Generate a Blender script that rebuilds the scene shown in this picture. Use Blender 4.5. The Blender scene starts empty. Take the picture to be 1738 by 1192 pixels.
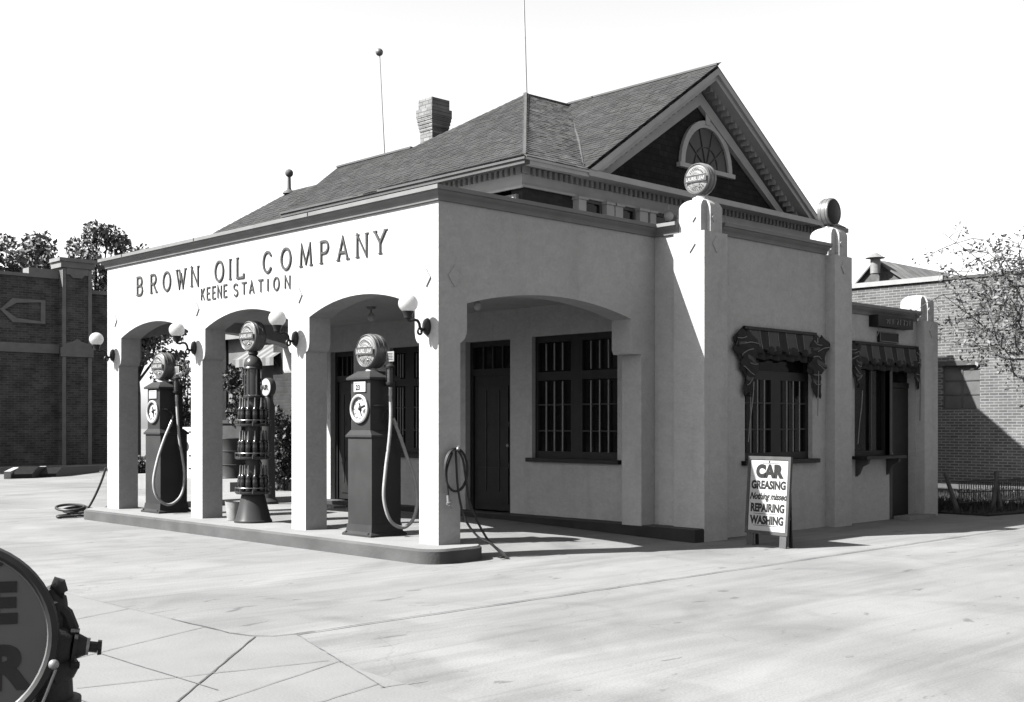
import bpy, bmesh, math, random
from mathutils import Vector, Matrix
random.seed(7)
S = bpy.context.scene
COL = S.collection
R = math.radians
PI = math.pi

# ------------------------------------------------------------------ camera
cam = bpy.data.cameras.new('camera')
co = bpy.data.objects.new('camera', cam); COL.objects.link(co)
co.location = (-8.48, -9.902, 1.5)
co.rotation_euler = (R(90), 0, R(-44.13))
cam.sensor_width = 36; cam.lens = 2009 / 1738 * 36
cam.shift_y = (719 - 596) / 1738
cam.clip_start = .1; cam.clip_end = 2000
S.camera = co

# ------------------------------------------------------------------ sky + sun
SUN = Vector((-.93, .43, 1.0)).normalized()          # towards the sun
elev = math.asin(SUN.z)
W = bpy.data.worlds.new('World'); S.world = W; W.use_nodes = True
nt = W.node_tree; nt.nodes.clear()
sky = nt.nodes.new('ShaderNodeTexSky'); sky.sky_type = 'NISHITA'; sky.sun_disc = False
sky.sun_elevation = elev; sky.sun_rotation = math.atan2(SUN.x, SUN.y)
sky.air_density = 1.0; sky.dust_density = 2.0; sky.ozone_density = 1.0
bw = nt.nodes.new('ShaderNodeRGBToBW')
bg = nt.nodes.new('ShaderNodeBackground'); bg.inputs[1].default_value = .073
wo = nt.nodes.new('ShaderNodeOutputWorld')
nt.links.new(sky.outputs[0], bw.inputs[0]); nt.links.new(bw.outputs[0], bg.inputs[0]); nt.links.new(bg.outputs[0], wo.inputs[0])
sl = bpy.data.lights.new('sun', 'SUN'); sl.energy = 5.0; sl.angle = R(.5); sl.color = (1, .995, .985)
so = bpy.data.objects.new('sun', sl); COL.objects.link(so)
so.rotation_euler = SUN.to_track_quat('Z', 'Y').to_euler(); so.location = (-20, 10, 25)
S.view_settings.view_transform = 'Standard'; S.view_settings.look = 'None'
S.view_settings.gamma = 1; S.view_settings.exposure = 2.55

# ------------------------------------------------------------------ materials
MATS = {}
ALB = .62          # base colours scaled down under raised exposure, deepening shade against a white sky
def mat(name, g, rough=.8, var=.12, scale=6., bump=.15, bscale=60., metal=0., spec=.13, stretch=None):
    if name in MATS: return MATS[name]
    g *= ALB
    m = bpy.data.materials.new(name); m.use_nodes = True
    n = m.node_tree.nodes; l = m.node_tree.links
    b = n['Principled BSDF']
    b.inputs['Roughness'].default_value = rough; b.inputs['Metallic'].default_value = metal
    b.inputs['Specular IOR Level'].default_value = spec
    tc = n.new('ShaderNodeTexCoord'); mp = n.new('ShaderNodeMapping'); l.new(tc.outputs['Object'], mp.inputs[0])
    if stretch: mp.inputs['Scale'].default_value = stretch
    no = n.new('ShaderNodeTexNoise'); no.inputs['Scale'].default_value = scale; no.inputs['Detail'].default_value = 6
    l.new(mp.outputs[0], no.inputs[0])
    r = n.new('ShaderNodeMapRange'); r.inputs[1].default_value = .3; r.inputs[2].default_value = .7
    r.inputs[3].default_value = g * (1 - var); r.inputs[4].default_value = g * (1 + var)
    l.new(no.outputs[0], r.inputs[0]); l.new(r.outputs[0], b.inputs['Base Color'])
    if bump:
        nb = n.new('ShaderNodeTexNoise'); nb.inputs['Scale'].default_value = bscale; nb.inputs['Detail'].default_value = 4
        l.new(mp.outputs[0], nb.inputs[0])
        bm = n.new('ShaderNodeBump'); bm.inputs['Strength'].default_value = bump; bm.inputs['Distance'].default_value = .01
        l.new(nb.outputs[0], bm.inputs['Height']); l.new(bm.outputs[0], b.inputs['Normal'])
    MATS[name] = m
    return m

def tilemat(name, axis, g1, g2, gm, w, h, mortar, zs=1., bump=.5, off=.5, var=.25, nscale=3.):
    """brick / shingle courses; axis says which object axis runs along the courses"""
    g1, g2, gm = g1*ALB, g2*ALB, gm*ALB
    m = bpy.data.materials.new(name); m.use_nodes = True
    n = m.node_tree.nodes; l = m.node_tree.links; b = n['Principled BSDF']; b.inputs['Roughness'].default_value = .9; b.inputs['Specular IOR Level'].default_value = .10
    tc = n.new('ShaderNodeTexCoord'); sx = n.new('ShaderNodeSeparateXYZ'); l.new(tc.outputs['Object'], sx.inputs[0])
    cx = n.new('ShaderNodeCombineXYZ'); l.new(sx.outputs['XYZ'.index(axis)], cx.inputs[0])
    mu = n.new('ShaderNodeMath'); mu.operation = 'MULTIPLY'; mu.inputs[1].default_value = zs; l.new(sx.outputs[2], mu.inputs[0]); l.new(mu.outputs[0], cx.inputs[1])
    br = n.new('ShaderNodeTexBrick'); l.new(cx.outputs[0], br.inputs[0]); br.offset = off
    br.inputs['Scale'].default_value = 1; br.inputs['Brick Width'].default_value = w; br.inputs['Row Height'].default_value = h
    br.inputs['Mortar Size'].default_value = mortar; br.inputs['Mortar Smooth'].default_value = .2; br.inputs['Bias'].default_value = 0
    br.inputs['Color1'].default_value = (g1, g1, g1, 1); br.inputs['Color2'].default_value = (g2, g2, g2, 1); br.inputs['Mortar'].default_value = (gm, gm, gm, 1)
    no = n.new('ShaderNodeTexNoise'); no.inputs['Scale'].default_value = nscale; no.inputs['Detail'].default_value = 8; l.new(tc.outputs['Object'], no.inputs[0])
    r = n.new('ShaderNodeMapRange'); r.inputs[1].default_value = .3; r.inputs[2].default_value = .7; r.inputs[3].default_value = 1 - var; r.inputs[4].default_value = 1 + var
    l.new(no.outputs[0], r.inputs[0])
    mx = n.new('ShaderNodeMix'); mx.data_type = 'RGBA'; mx.blend_type = 'MULTIPLY'; mx.inputs[0].default_value = 1
    l.new(br.outputs['Color'], mx.inputs[6]); l.new(r.outputs[0], mx.inputs[7]); l.new(mx.outputs[2], b.inputs['Base Color'])
    bm = n.new('ShaderNodeBump'); bm.inputs['Strength'].default_value = bump; bm.inputs['Distance'].default_value = .02; bm.invert = True
    l.new(br.outputs['Fac'], bm.inputs['Height']); l.new(bm.outputs[0], b.inputs['Normal'])
    MATS[name] = m
    return m

def stucco():
    m = mat('plaster', .30, .9, .05, .8, .0, 55); n = m.node_tree.nodes; l = m.node_tree.links; b = n['Principled BSDF']
    src = b.inputs['Base Color'].links[0].from_socket; tc = n.new('ShaderNodeTexCoord')
    def noise(sc, st, det, lo, hi, a, c):
        mp = n.new('ShaderNodeMapping'); mp.inputs['Scale'].default_value = st; l.new(tc.outputs['Object'], mp.inputs[0])
        t = n.new('ShaderNodeTexNoise'); t.inputs['Scale'].default_value = sc; t.inputs['Detail'].default_value = det; t.inputs['Distortion'].default_value = .6; l.new(mp.outputs[0], t.inputs[0])
        r = n.new('ShaderNodeMapRange'); r.inputs[1].default_value = lo; r.inputs[2].default_value = hi; r.inputs[3].default_value = a; r.inputs[4].default_value = c; l.new(t.outputs[0], r.inputs[0]); return r.outputs[0], t.outputs[0]
    for sc, st, det, lo, hi, a, c in ((5.5,(1,1,1.6),6,.3,.7,.93,1.06),(26,(1,1,1),5,.3,.7,.94,1.05),(1.6,(2.4,2.4,.35),7,.56,.78,1.,.86),(70,(1,1,1),3,.68,.8,1.,.8)):
        f, _ = noise(sc, st, det, lo, hi, a, c); q = n.new('ShaderNodeMath'); q.operation = 'MULTIPLY'; l.new(src, q.inputs[0]); l.new(f, q.inputs[1]); src = q.outputs[0]
    l.new(src, b.inputs['Base Color'])
    _, h = noise(16, (1,1,1.5), 9, 0, 1, 0, 1); bp = n.new('ShaderNodeBump'); bp.inputs['Strength'].default_value = .55; bp.inputs['Distance'].default_value = .012; l.new(h, bp.inputs['Height']); l.new(bp.outputs[0], b.inputs['Normal'])
    return m
PLASTER = stucco()
TRIM = mat('painted_tin', 0.12, .55, .10, 4, .1, 20)
DARKWOOD = mat('dark_paint', 0.012, .5, .2, 8, .1, 40)
BARS = mat('bar_paint', 0.17, .5, .1, 8, 0)
GLASS = mat('window_glass', 0.006, .10, .3, 2, .03, 3, spec=.11)
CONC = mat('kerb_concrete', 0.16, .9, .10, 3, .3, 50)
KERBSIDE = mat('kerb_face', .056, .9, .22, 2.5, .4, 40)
PLINTH = mat('plinth_paint', 0.02, .8, .25, 3, .3, 40)
IRON = mat('black_iron', .018, .4, .2, 20, .2, 60)
LETTER = mat('letter_metal', 0.045, .5, .15, 12, .1, 40)
PUMPRED = mat('pump_enamel', 0.03, .4, .14, 3, .03, 8, spec=.05)
PUMPDK = mat('pump_dark', .03, .3, .2, 5, .05, 20)
WHITE = mat('white_enamel', 0.310, .4, .04, 5, 0)
RUBBER = mat('grey_hose', 0.22, .55, .15, 12, .1, 60)
BLACKRUB = mat('black_hose', .022, .5, .25, 12, .1, 60)
def opal():
    m = bpy.data.materials.new('opal_glass'); m.use_nodes = True; n = m.node_tree.nodes; l = m.node_tree.links; b = n['Principled BSDF']
    b.inputs['Base Color'].default_value = (.40,.40,.40,1); b.inputs['Roughness'].default_value = .2; b.inputs['Specular IOR Level'].default_value = .3
    t = n.new('ShaderNodeBsdfTranslucent'); t.inputs[0].default_value = (.42,.42,.42,1); x = n.new('ShaderNodeMixShader'); x.inputs[0].default_value = .6
    l.new(b.outputs[0], x.inputs[1]); l.new(t.outputs[0], x.inputs[2]); l.new(x.outputs[0], n['Material Output'].inputs[0])
    return m
OPAL = opal()
LENS = mat('globe_lens', 0.170, .2, .22, 9, 0)
LENSDK = mat('globe_lens_dark', .012, .4, .25, 9, 0, spec=.06)
TIN = mat('globe_rim', 0.120, .35, .12, 8, .05, 30, metal=.35)
BRASS = mat('brass_fitting', 0.225, .3, .15, 14, 0, metal=.5)
BLACK = mat('black_paint', .02, .5, .2, 10, 0)
BOTTLE = mat('oil_bottle', .012, .12, .3, 8, 0, spec=.35)
SPOUT = mat('bottle_spout', 0.110, .35, .1, 8, 0, metal=.5)
SIGNW = mat('sign_board', 0.300, .6, .05, 4, .05, 30)
SIGNINK = mat('sign_ink', .014, .6, .2, 14, 0)
INTER = mat('dim_interior', .03, .9, .2, 3, 0)
HTRIM = mat('house_trim', 0.13, .7, .10, 3, .15, 30)
HTRIMD = mat('house_trim_dark', 0.06, .7, .15, 3, .15, 30)
LEAFD = mat('leaf_dark', 0.025, .6, .45, 1.2, 0)
LEAFM = mat('leaf_mid', 0.043, .6, .40, 1.5, 0)
LEAFT = mat('leaf_tree', 0.1, .6, .45, .8, 0)
BARK = mat('bark', .06, .9, .3, 8, .5, 20)
STONE = mat('pale_stone', 0.043, .9, .12, 4, .3, 30)
AWND = mat('awning_dark', 0.018, .85, .15, 6, .2, 60)
AWNL = mat('awning_light', 0.055, .85, .1, 6, .2, 60)
AWNP = mat('awning_piping', 0.15, .8, .1, 6, 0)
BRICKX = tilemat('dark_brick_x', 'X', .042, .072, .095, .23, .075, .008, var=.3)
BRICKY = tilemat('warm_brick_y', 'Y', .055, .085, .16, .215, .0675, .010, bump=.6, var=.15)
HBRICK = tilemat('house_brick', 'X', 0.018, 0.028, 0.025, .22, .07, .006)
CHIMX = tilemat('chimney_brick_y', 'Y', 0.110, 0.165, 0.080, .22, .085, .012)
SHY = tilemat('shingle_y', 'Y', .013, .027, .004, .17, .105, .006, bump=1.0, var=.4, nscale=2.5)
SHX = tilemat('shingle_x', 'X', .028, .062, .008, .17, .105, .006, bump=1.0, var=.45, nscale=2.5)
FRIEZE = mat('white_woodwork_for_shade', 0.27, .7, .08, 3, .1, 30)  # white woodwork, coloured paler than HTRIM to lift the shaded parts
ROOFTAR = mat('gravel_roof', .30, .95, .15, 5, .4, 60)
SHZ = tilemat('wall_shingle', 'X', 0.011, 0.018, 0.006, .15, .12, .005, bump=.8, var=.3)
METROOF = tilemat('metal_roof', 'X', 0.100, 0.130, 0.045, .42, 30, .02, bump=.6)

# ------------------------------------------------------------------ mesh builder
class MB:
    def __init__(s): s.v = []; s.f = []; s.sm = []
    def add(s, vs, fs, smooth=False):
        o = len(s.v); s.v += [tuple(p) for p in vs]
        for f in fs: s.f.append([o + i for i in f]); s.sm.append(smooth)
        return s
    def box(s, x0, x1, y0, y1, z0, z1):
        x0, x1 = sorted((x0, x1)); y0, y1 = sorted((y0, y1)); z0, z1 = sorted((z0, z1))
        return s.add([(x0,y0,z0),(x1,y0,z0),(x1,y1,z0),(x0,y1,z0),(x0,y0,z1),(x1,y0,z1),(x1,y1,z1),(x0,y1,z1)],
              [(0,3,2,1),(4,5,6,7),(0,1,5,4),(1,2,6,5),(2,3,7,6),(3,0,4,7)])
    def bbox(s, x0, x1, y0, y1, z0, z1, b=.01):
        """box with its edges taken off"""
        bm = bmesh.new(); bmesh.ops.create_cube(bm, size=1)
        for v in bm.verts: v.co = ((x0+x1)/2 + v.co.x*(x1-x0), (y0+y1)/2 + v.co.y*(y1-y0), (z0+z1)/2 + v.co.z*(z1-z0))
        bmesh.ops.bevel(bm, geom=bm.edges[:], offset=b, segments=2, affect='EDGES', profile=.7)
        bm.verts.index_update()
        s.add([v.co[:] for v in bm.verts], [[v.index for v in f.verts] for f in bm.faces]); bm.free()
        return s
    def prism(s, pts, a0, a1, axis='X', smooth=False):
        """outline (2-D) pulled from a0 to a1 along an axis; concave outlines allowed"""
        def P(p, a): return {'X': (a, p[0], p[1]), 'Y': (p[0], a, p[1]), 'Z': (p[0], p[1], a)}[axis]
        bm = bmesh.new(); n = len(pts)
        A = [bm.verts.new(P(p, a0)) for p in pts]; B = [bm.verts.new(P(p, a1)) for p in pts]
        fa = bm.faces.new(A); fb = bm.faces.new(B[::-1])
        sides = [bm.faces.new((A[i], B[i], B[(i+1) % n], A[(i+1) % n])) for i in range(n)]
        fa.normal_update(); fb.normal_update(); bmesh.ops.triangulate(bm, faces=[fa, fb])
        bmesh.ops.recalc_face_normals(bm, faces=bm.faces[:])
        bm.verts.index_update()
        s.add([v.co[:] for v in bm.verts], [[v.index for v in f.verts] for f in bm.faces], smooth); bm.free()
        return s
    def lathe(s, prof, c=(0,0,0), n=24, axis='Z', smooth=True, cap=True):
        vs = []; fs = []
        for r, z in prof:
            for i in range(n):
                a = 2*PI*i/n; p = (r*math.cos(a), r*math.sin(a), z)
                if axis == 'X': p = (p[2], p[0], p[1])
                if axis == 'Y': p = (p[1], p[2], p[0])
                vs.append((c[0]+p[0], c[1]+p[1], c[2]+p[2]))
        m = len(prof)
        for j in range(m-1):
            for i in range(n): fs.append((j*n+i, j*n+(i+1) % n, (j+1)*n+(i+1) % n, (j+1)*n+i))
        if cap: fs.append(list(range(n))[::-1]); fs.append([(m-1)*n+i for i in range(n)])
        return s.add(vs, fs, smooth)
    def tube(s, pts, r, n=10, closed=False):
        pts = [Vector(p) for p in pts]; m = len(pts); vs = []; fs = []
        up = Vector((0,0,1)); prev = None
        for i, p in enumerate(pts):
            t = (pts[min(i+1, m-1)] - pts[max(i-1, 0)]).normalized() if not closed else (pts[(i+1) % m] - pts[i-1]).normalized()
            if prev is None: a = t.cross(up); a = a if a.length > 1e-3 else t.cross(Vector((1,0,0)))
            else: a = prev - t*prev.dot(t)
            a.normalize(); prev = a; b = t.cross(a)
            rr = r[i] if isinstance(r, (list, tuple)) else r
            for k in range(n):
                q = p + (a*math.cos(2*PI*k/n) + b*math.sin(2*PI*k/n))*rr; vs.append(q[:])
        for i in range(m if closed else m-1):
            for k in range(n): fs.append((i*n+k, i*n+(k+1) % n, ((i+1) % m)*n+(k+1) % n, ((i+1) % m)*n+k))
        if not closed: fs.append(list(range(n))[::-1]); fs.append([(m-1)*n+k for k in range(n)])
        return s.add(vs, fs, True)
    def ball(s, c, r, n=20, sz=1.): 
        return s.lathe([(max(r*math.sin(PI*j/n), 1e-4), -r*sz*math.cos(PI*j/n)) for j in range(n+1)], c, n=max(n, 12)+4, cap=False)
    def bar(s, a, b, w, h=None):
        """rectangular bar between two points"""
        a = Vector(a); b = Vector(b); h = h or w; t = (b-a).normalized()
        u = t.cross(Vector((0,0,1))); u = u if u.length > 1e-3 else Vector((1,0,0)); u.normalize(); v = u.cross(t)
        vs = [p + u*sx*w/2 + v*sy*h/2 for p in (a, b) for sx, sy in ((-1,-1),(1,-1),(1,1),(-1,1))]
        return s.add(vs, [(0,1,2,3),(7,6,5,4),(0,4,5,1),(1,5,6,2),(2,6,7,3),(3,7,4,0)])
    def slab(s, pts, t):
        """polygon in space thickened downward by t"""
        n = len(pts); lo = [(p[0], p[1], p[2]-t) for p in pts]
        return s.add(list(pts)+lo, [list(range(n)), list(range(n, 2*n))[::-1]] + [(i, n+i, n+(i+1) % n, (i+1) % n) for i in range(n)])
    def quad(s, a, b, c, d): return s.add([a,b,c,d], [(0,1,2,3)])
    def build(s, name, material, parent=None, fix=True):
        me = bpy.data.meshes.new(name)
        off = Vector((0,0,0)); q = parent
        while q: off += q.location; q = q.parent
        me.from_pydata([tuple(Vector(p)-off) for p in s.v], [], s.f)
        me.polygons.foreach_set('use_smooth', s.sm); me.update()
        if fix:
            bm = bmesh.new(); bm.from_mesh(me); bmesh.ops.recalc_face_normals(bm, faces=bm.faces[:]); bm.to_mesh(me); bm.free()
            me.set_sharp_from_angle(angle=R(38))
        me.materials.append(material)
        o = bpy.data.objects.new(name, me); COL.objects.link(o); o.parent = parent
        return o

def tag(o, label=None, cat=None, group=None, kind=None):
    if label: o['label'] = label
    if cat: o['category'] = cat
    if group: o['group'] = group
    if kind: o['kind'] = kind
    return o
def thing(name, label, cat, loc, group=None):
    o = bpy.data.objects.new(name, None); COL.objects.link(o); o.location = loc; o.empty_display_size = .2
    return tag(o, label, cat, group)
def copy_tree(o, parent=None):
    c = o.copy(); COL.objects.link(c); c.parent = parent
    for ch in list(o.children): copy_tree(ch, c)
    return c

# ---- lettering: plain text from the built-in font, placed on a plane
def text_mb(body, origin, right, up, size, depth=.004, bold=0., shear=0., align='CENTER', sx=1.):
    cu = bpy.data.curves.new('lettering', 'FONT'); cu.body = body; cu.size = size; cu.extrude = depth/2; cu.offset = bold; cu.shear = shear; cu.align_x = align; cu.resolution_u = 4
    ob = bpy.data.objects.new('lettering', cu); COL.objects.link(ob)
    dg = bpy.context.evaluated_depsgraph_get(); me = bpy.data.meshes.new_from_object(ob.evaluated_get(dg))
    right = Vector(right).normalized(); up = Vector(up).normalized(); nrm = right.cross(up); o = Vector(origin)
    mb = MB(); mb.add([o + right*v.co.x*sx + up*v.co.y + nrm*(v.co.z + depth/2) for v in me.vertices], [list(p.vertices) for p in me.polygons])
    bpy.data.objects.remove(ob); bpy.data.curves.remove(cu); bpy.data.meshes.remove(me)
    return mb
# ---- Roman letters with serifs, drawn as strokes (x, y in 0..1)
def arc(cx, cy, rx, ry, a0, a1, n=14): return [(cx + rx*math.cos(R(a0 + (a1-a0)*i/n)), cy + ry*math.sin(R(a0 + (a1-a0)*i/n))) for i in range(n+1)]
GL = {
 'B': ([[(.12,0),(.12,1)], [(.12,1)]+arc(.5,.76,.32,.24,90,-90)+[(.12,.52)], [(.12,.52)]+arc(.52,.26,.38,.26,90,-90)+[(.12,0)]], [(.12,0),(.12,1)]),
 'R': ([[(.12,0),(.12,1)], [(.12,1)]+arc(.5,.75,.34,.25,90,-90)+[(.12,.5)], [(.45,.5),(.95,0)]], [(.12,0),(.12,1),(.95,0)]),
 'O': ([arc(.5,.5,.5,.5,90,450,28)], []),
 'W': ([[(0,1),(.3,0),(.5,.8)], [(.5,.8),(.72,0),(1,1)], [(.3,1),(.5,.4)]], [(0,1),(1,1)]),
 'N': ([[(.05,0),(.05,1),(.95,0),(.95,1)]], [(.05,0),(.95,1),(.05,1)]),
 'I': ([[(.5,0),(.5,1)]], [(.5,0),(.5,1)]),
 'L': ([[(.15,1),(.15,0),(.95,0),(.95,.18)]], [(.15,1),(.15,0)]),
 'C': ([[(.93,.78)]+arc(.52,.5,.48,.5,50,310,22)+[(.93,.22)], ], []),
 'M': ([[(.03,0),(.12,1),(.5,.12),(.88,1),(.97,0)]], [(.03,0),(.97,0)]),
 'P': ([[(.15,0),(.15,1)], [(.15,1)]+arc(.5,.73,.38,.27,90,-90)+[(.15,.46)]], [(.15,0),(.15,1)]),
 'A': ([[(.02,0),(.5,1),(.98,0)], [(.2,.34),(.8,.34)]], [(.02,0),(.98,0)]),
 'Y': ([[(0,1),(.5,.48),(1,1)], [(.5,.48),(.5,0)]], [(0,1),(1,1),(.5,0)]),
 'K': ([[(.12,0),(.12,1)], [(.92,1),(.16,.42)], [(.36,.58),(.95,0)]], []),
 'E': ([[(.9,1),(.12,1),(.12,0),(.92,0)], [(.12,.52),(.75,.52)]], []),
 'S': ([[(.9,.84)]+arc(.5,.755,.4,.245,30,270,14)+arc(.5,.25,.42,.25,90,-150,14)], []),
 'T': ([[(0,1),(1,1)], [(.5,1),(.5,0)]], []),
}
def stroke_letter(ch, y_left, z0, w, h, t, dep, x=-.002, serif=True):
    """raised letter on the lit front (plane X = x), reading towards smaller Y"""
    mb = MB(); st, sf = GL[ch]; k = 0
    for line in st:
        pts = [Vector((p[0]*w, p[1]*h)) for p in line]; d = dep - .0012*k; k += 1
        if len(pts) > 3 and (pts[0]-pts[-1]).length < 1e-4: closed = True; pts = pts[:-1]
        else: closed = False
        m = len(pts); Lf = []; Rt = []
        for i, p in enumerate(pts):
            a = (p - pts[i-1]).normalized() if (i > 0 or closed) else None
            b = (pts[(i+1) % m] - p).normalized() if (i < m-1 or closed) else None
            if a is None: a = b
            if b is None: b = a
            na = Vector((-a.y, a.x)); nb = Vector((-b.y, b.x)); nn = (na+nb); 
            if nn.length < .3: nn = na
            nn.normalize(); sc = min(1/max(nn.dot(na), .35), 2.)
            Lf.append(p + nn*t/2*sc); Rt.append(p - nn*t/2*sc)
        vs = []
        for q in range(m):
            for P2, dd in ((Lf[q], -d), (Rt[q], -d), (Rt[q], 0), (Lf[q], 0)): vs.append((x+dd, y_left - P2.x, z0 + P2.y))
        fs = []
        for q in range(m if closed else m-1):
            r2 = (q+1) % m
            for e in range(4): fs.append((q*4+e, q*4+(e+1) % 4, r2*4+(e+1) % 4, r2*4+e))
        if not closed: fs += [(0,1,2,3), ((m-1)*4+3, (m-1)*4+2, (m-1)*4+1, (m-1)*4)]
        mb.add(vs, fs)
    if serif:
        for i, (px, pz) in enumerate(sf):
            s2 = t*1.15; zz = z0 + pz*h
            mb.box(x - dep + .004 + .0011*i, x, y_left - px*w - s2, y_left - px*w + s2, zz - t*.28, zz + t*.28)
    return mb

# ------------------------------------------------------------------ ground
def ground_material():
    m = bpy.data.materials.new('apron_concrete'); m.use_nodes = True
    n = m.node_tree.nodes; l = m.node_tree.links; b = n['Principled BSDF']; b.inputs['Roughness'].default_value = .9; b.inputs['Specular IOR Level'].default_value = .10
    tc = n.new('ShaderNodeTexCoord')
    def noise(scale, det=6, st=(1,1,1), rot=0., dist=0.):
        mp = n.new('ShaderNodeMapping'); mp.inputs['Scale'].default_value = st; mp.inputs['Rotation'].default_value = (0,0,rot)
        l.new(tc.outputs['Object'], mp.inputs[0]); t = n.new('ShaderNodeTexNoise'); t.inputs['Scale'].default_value = scale; t.inputs['Detail'].default_value = det
        t.inputs['Distortion'].default_value = dist
        l.new(mp.outputs[0], t.inputs[0]); return t.outputs[0]
    def rng(src, a, b2, c, d):
        r = n.new('ShaderNodeMapRange'); r.inputs[1].default_value = a; r.inputs[2].default_value = b2; r.inputs[3].default_value = c; r.inputs[4].default_value = d; l.new(src, r.inputs[0]); return r.outputs[0]
    def mul(a, c):
        q = n.new('ShaderNodeMath'); q.operation = 'MULTIPLY'; l.new(a, q.inputs[0])
        if isinstance(c, float): q.inputs[1].default_value = c
        else: l.new(c, q.inputs[1])
        return q.outputs[0]
    base = rng(noise(.42, 9, dist=.8), .3, .7, .080, .108)
    streak = rng(noise(.8, 9, (.45, 1.5, 1), R(-14), 1.4), .32, .68, .85, 1.07)
    tyre = rng(noise(2.2, 9, (.07, 2.0, 1), R(12), 1.6), .30, .50, .86, 1.0)
    fine = rng(noise(60., 6), .3, .7, .90, 1.10)
    grit = rng(noise(210., 3), .68, .78, 1., .55)
    spots = rng(noise(4.2, 5, (.55, 1.4, 1), R(-35), .7), .665, .71, 1., .62)
    drops = rng(noise(17., 3), .725, .76, 1., .5)
    blot = rng(noise(.75, 7, (1,1,1), 0, 1.6), .52, .76, 1., .78)
    vo = n.new('ShaderNodeTexVoronoi'); vo.feature = 'DISTANCE_TO_EDGE'; vo.inputs['Scale'].default_value = .16
    mpv = n.new('ShaderNodeMapping'); nw = n.new('ShaderNodeTexNoise'); nw.inputs['Scale'].default_value = .9; nw.inputs['Detail'].default_value = 8
    l.new(tc.outputs['Object'], nw.inputs[0]); ad = n.new('ShaderNodeVectorMath'); ad.operation = 'ADD'; l.new(tc.outputs['Object'], ad.inputs[0]); l.new(nw.outputs['Color'], ad.inputs[1]); l.new(ad.outputs[0], vo.inputs[0])
    crack = rng(vo.outputs[0], .0, .002, .86, 1.)
    v = mul(mul(mul(mul(mul(mul(mul(mul(base, streak), tyre), fine), spots), drops), blot), grit), crack)
    l.new(v, b.inputs['Base Color'])
    bp = n.new('ShaderNodeBump'); bp.inputs['Strength'].default_value = .25; bp.inputs['Distance'].default_value = .01; l.new(noise(45.), bp.inputs['Height']); l.new(bp.outputs[0], b.inputs['Normal'])
    return m
GRD = ground_material()
mb = MB()
xs = [-300,-60,-30,-12,-4] + [i*.5 for i in range(-7, 9)] + [6,10,20,40,80,300]
ys = [-300,-80,-30,-12,-6,-3] + [i*.5 for i in range(-5, 18)] + [10,14,20,30,50,90,300]
def gz(x, y):
    z = 0.
    if .4 < x < 3.9 and y > -.8: z = .095*max(0, min(1, (y+.8)/3.4))*min(1, (x-.4)/1.2)*(1 if y < 6 else max(0, 1-(y-6)/3))
    return z
vs = [(x, y, gz(x, y)) for y in ys for x in xs]; nx = len(xs)
mb.add(vs, [(j*nx+i, j*nx+i+1, (j+1)*nx+i+1, (j+1)*nx+i) for j in range(len(ys)-1) for i in range(nx-1)], True)
tag(mb.build('ground', GRD), kind='structure')
SIDEWALK = mat('sidewalk_concrete', 0.135, .9, .10, 1.6, .25, 50)
mb = MB()
corner = [(-3.72,-2.81),(-3.9,-2.77),(-4.0,-2.66),(-4.05,-2.45)]
mb.prism([(-4.05,40),(-9.5,40),(-9.5,-9),(-4.62,-9),(-4.12,-3.9),(-3.72,-2.81)] + corner[1:], -.03, .005, 'Z')
tag(mb.build('sidewalk', SIDEWALK), kind='structure')
JOINT = mat('joint_tar', 0.055, .8, .3, 10, 0)
def joint(pts, w, name='paving_joint', z=.009):
    m2 = MB(); n = len(pts); L = []; Rr = []
    for i, p in enumerate(pts):
        a = Vector(pts[max(i-1,0)]); b = Vector(pts[min(i+1,n-1)]); t = (b-a).normalized(); q = Vector((-t.y, t.x)); ww = w*random.uniform(.7,1.35)/2
        L.append(Vector(p)+q*ww); Rr.append(Vector(p)-q*ww)
    m2.add([(p.x,p.y,z) for p in L]+[(p.x,p.y,z) for p in Rr], [(i,i+1,n+i+1,n+i) for i in range(n-1)])
    return m2
def seg(a, b, n=24, j=.006): return [(a[0]+(b[0]-a[0])*i/n + random.uniform(-j,j), a[1]+(b[1]-a[1])*i/n + random.uniform(-j,j)) for i in range(n+1)]
jm = MB()
for pts, w in ((seg((16,-2.81),(-3.72,-2.81),90,.008), .016), (corner, .02), (seg((-4.05,-2.45),(-4.05,-1.6),6), .016), (seg((-4.0,-2.7),(-5.45,-4.2),16,.003), .012)):
    j2 = joint(pts, w); jm.add(j2.v, j2.f)
LINE = mat('scored_line', 0.1, .9, .25, 10, 0)
tag(jm.build('expansion_joint', JOINT), kind='structure')
jm = MB()
lines = [((-4.05,-1.6),(-4.05,6)), ((-5.05,6),(-5.05,-4.0)), ((-3.74,-2.83),(-4.34,-4.6)), ((-4.36,-4.58),(-4.05,-4.62))]
for y in (6,4.2,2.4,.7,-1.0,-2.2,-3.9): lines.append(((-4.06,y+.1),(-6.2,y-.75)))
lines += [((-4.12,-3.75),(-5.6,-3.4)), ((-5.7,2),(-5.7,-5)), ((-4.3,-4.5),(-5.8,-4.9))]
for a, b in lines:
    j2 = joint(seg(a, b, 20, .004), .008, z=.010); jm.add(j2.v, j2.f)
tag(jm.build('scored_joints', LINE), kind='structure')

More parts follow.
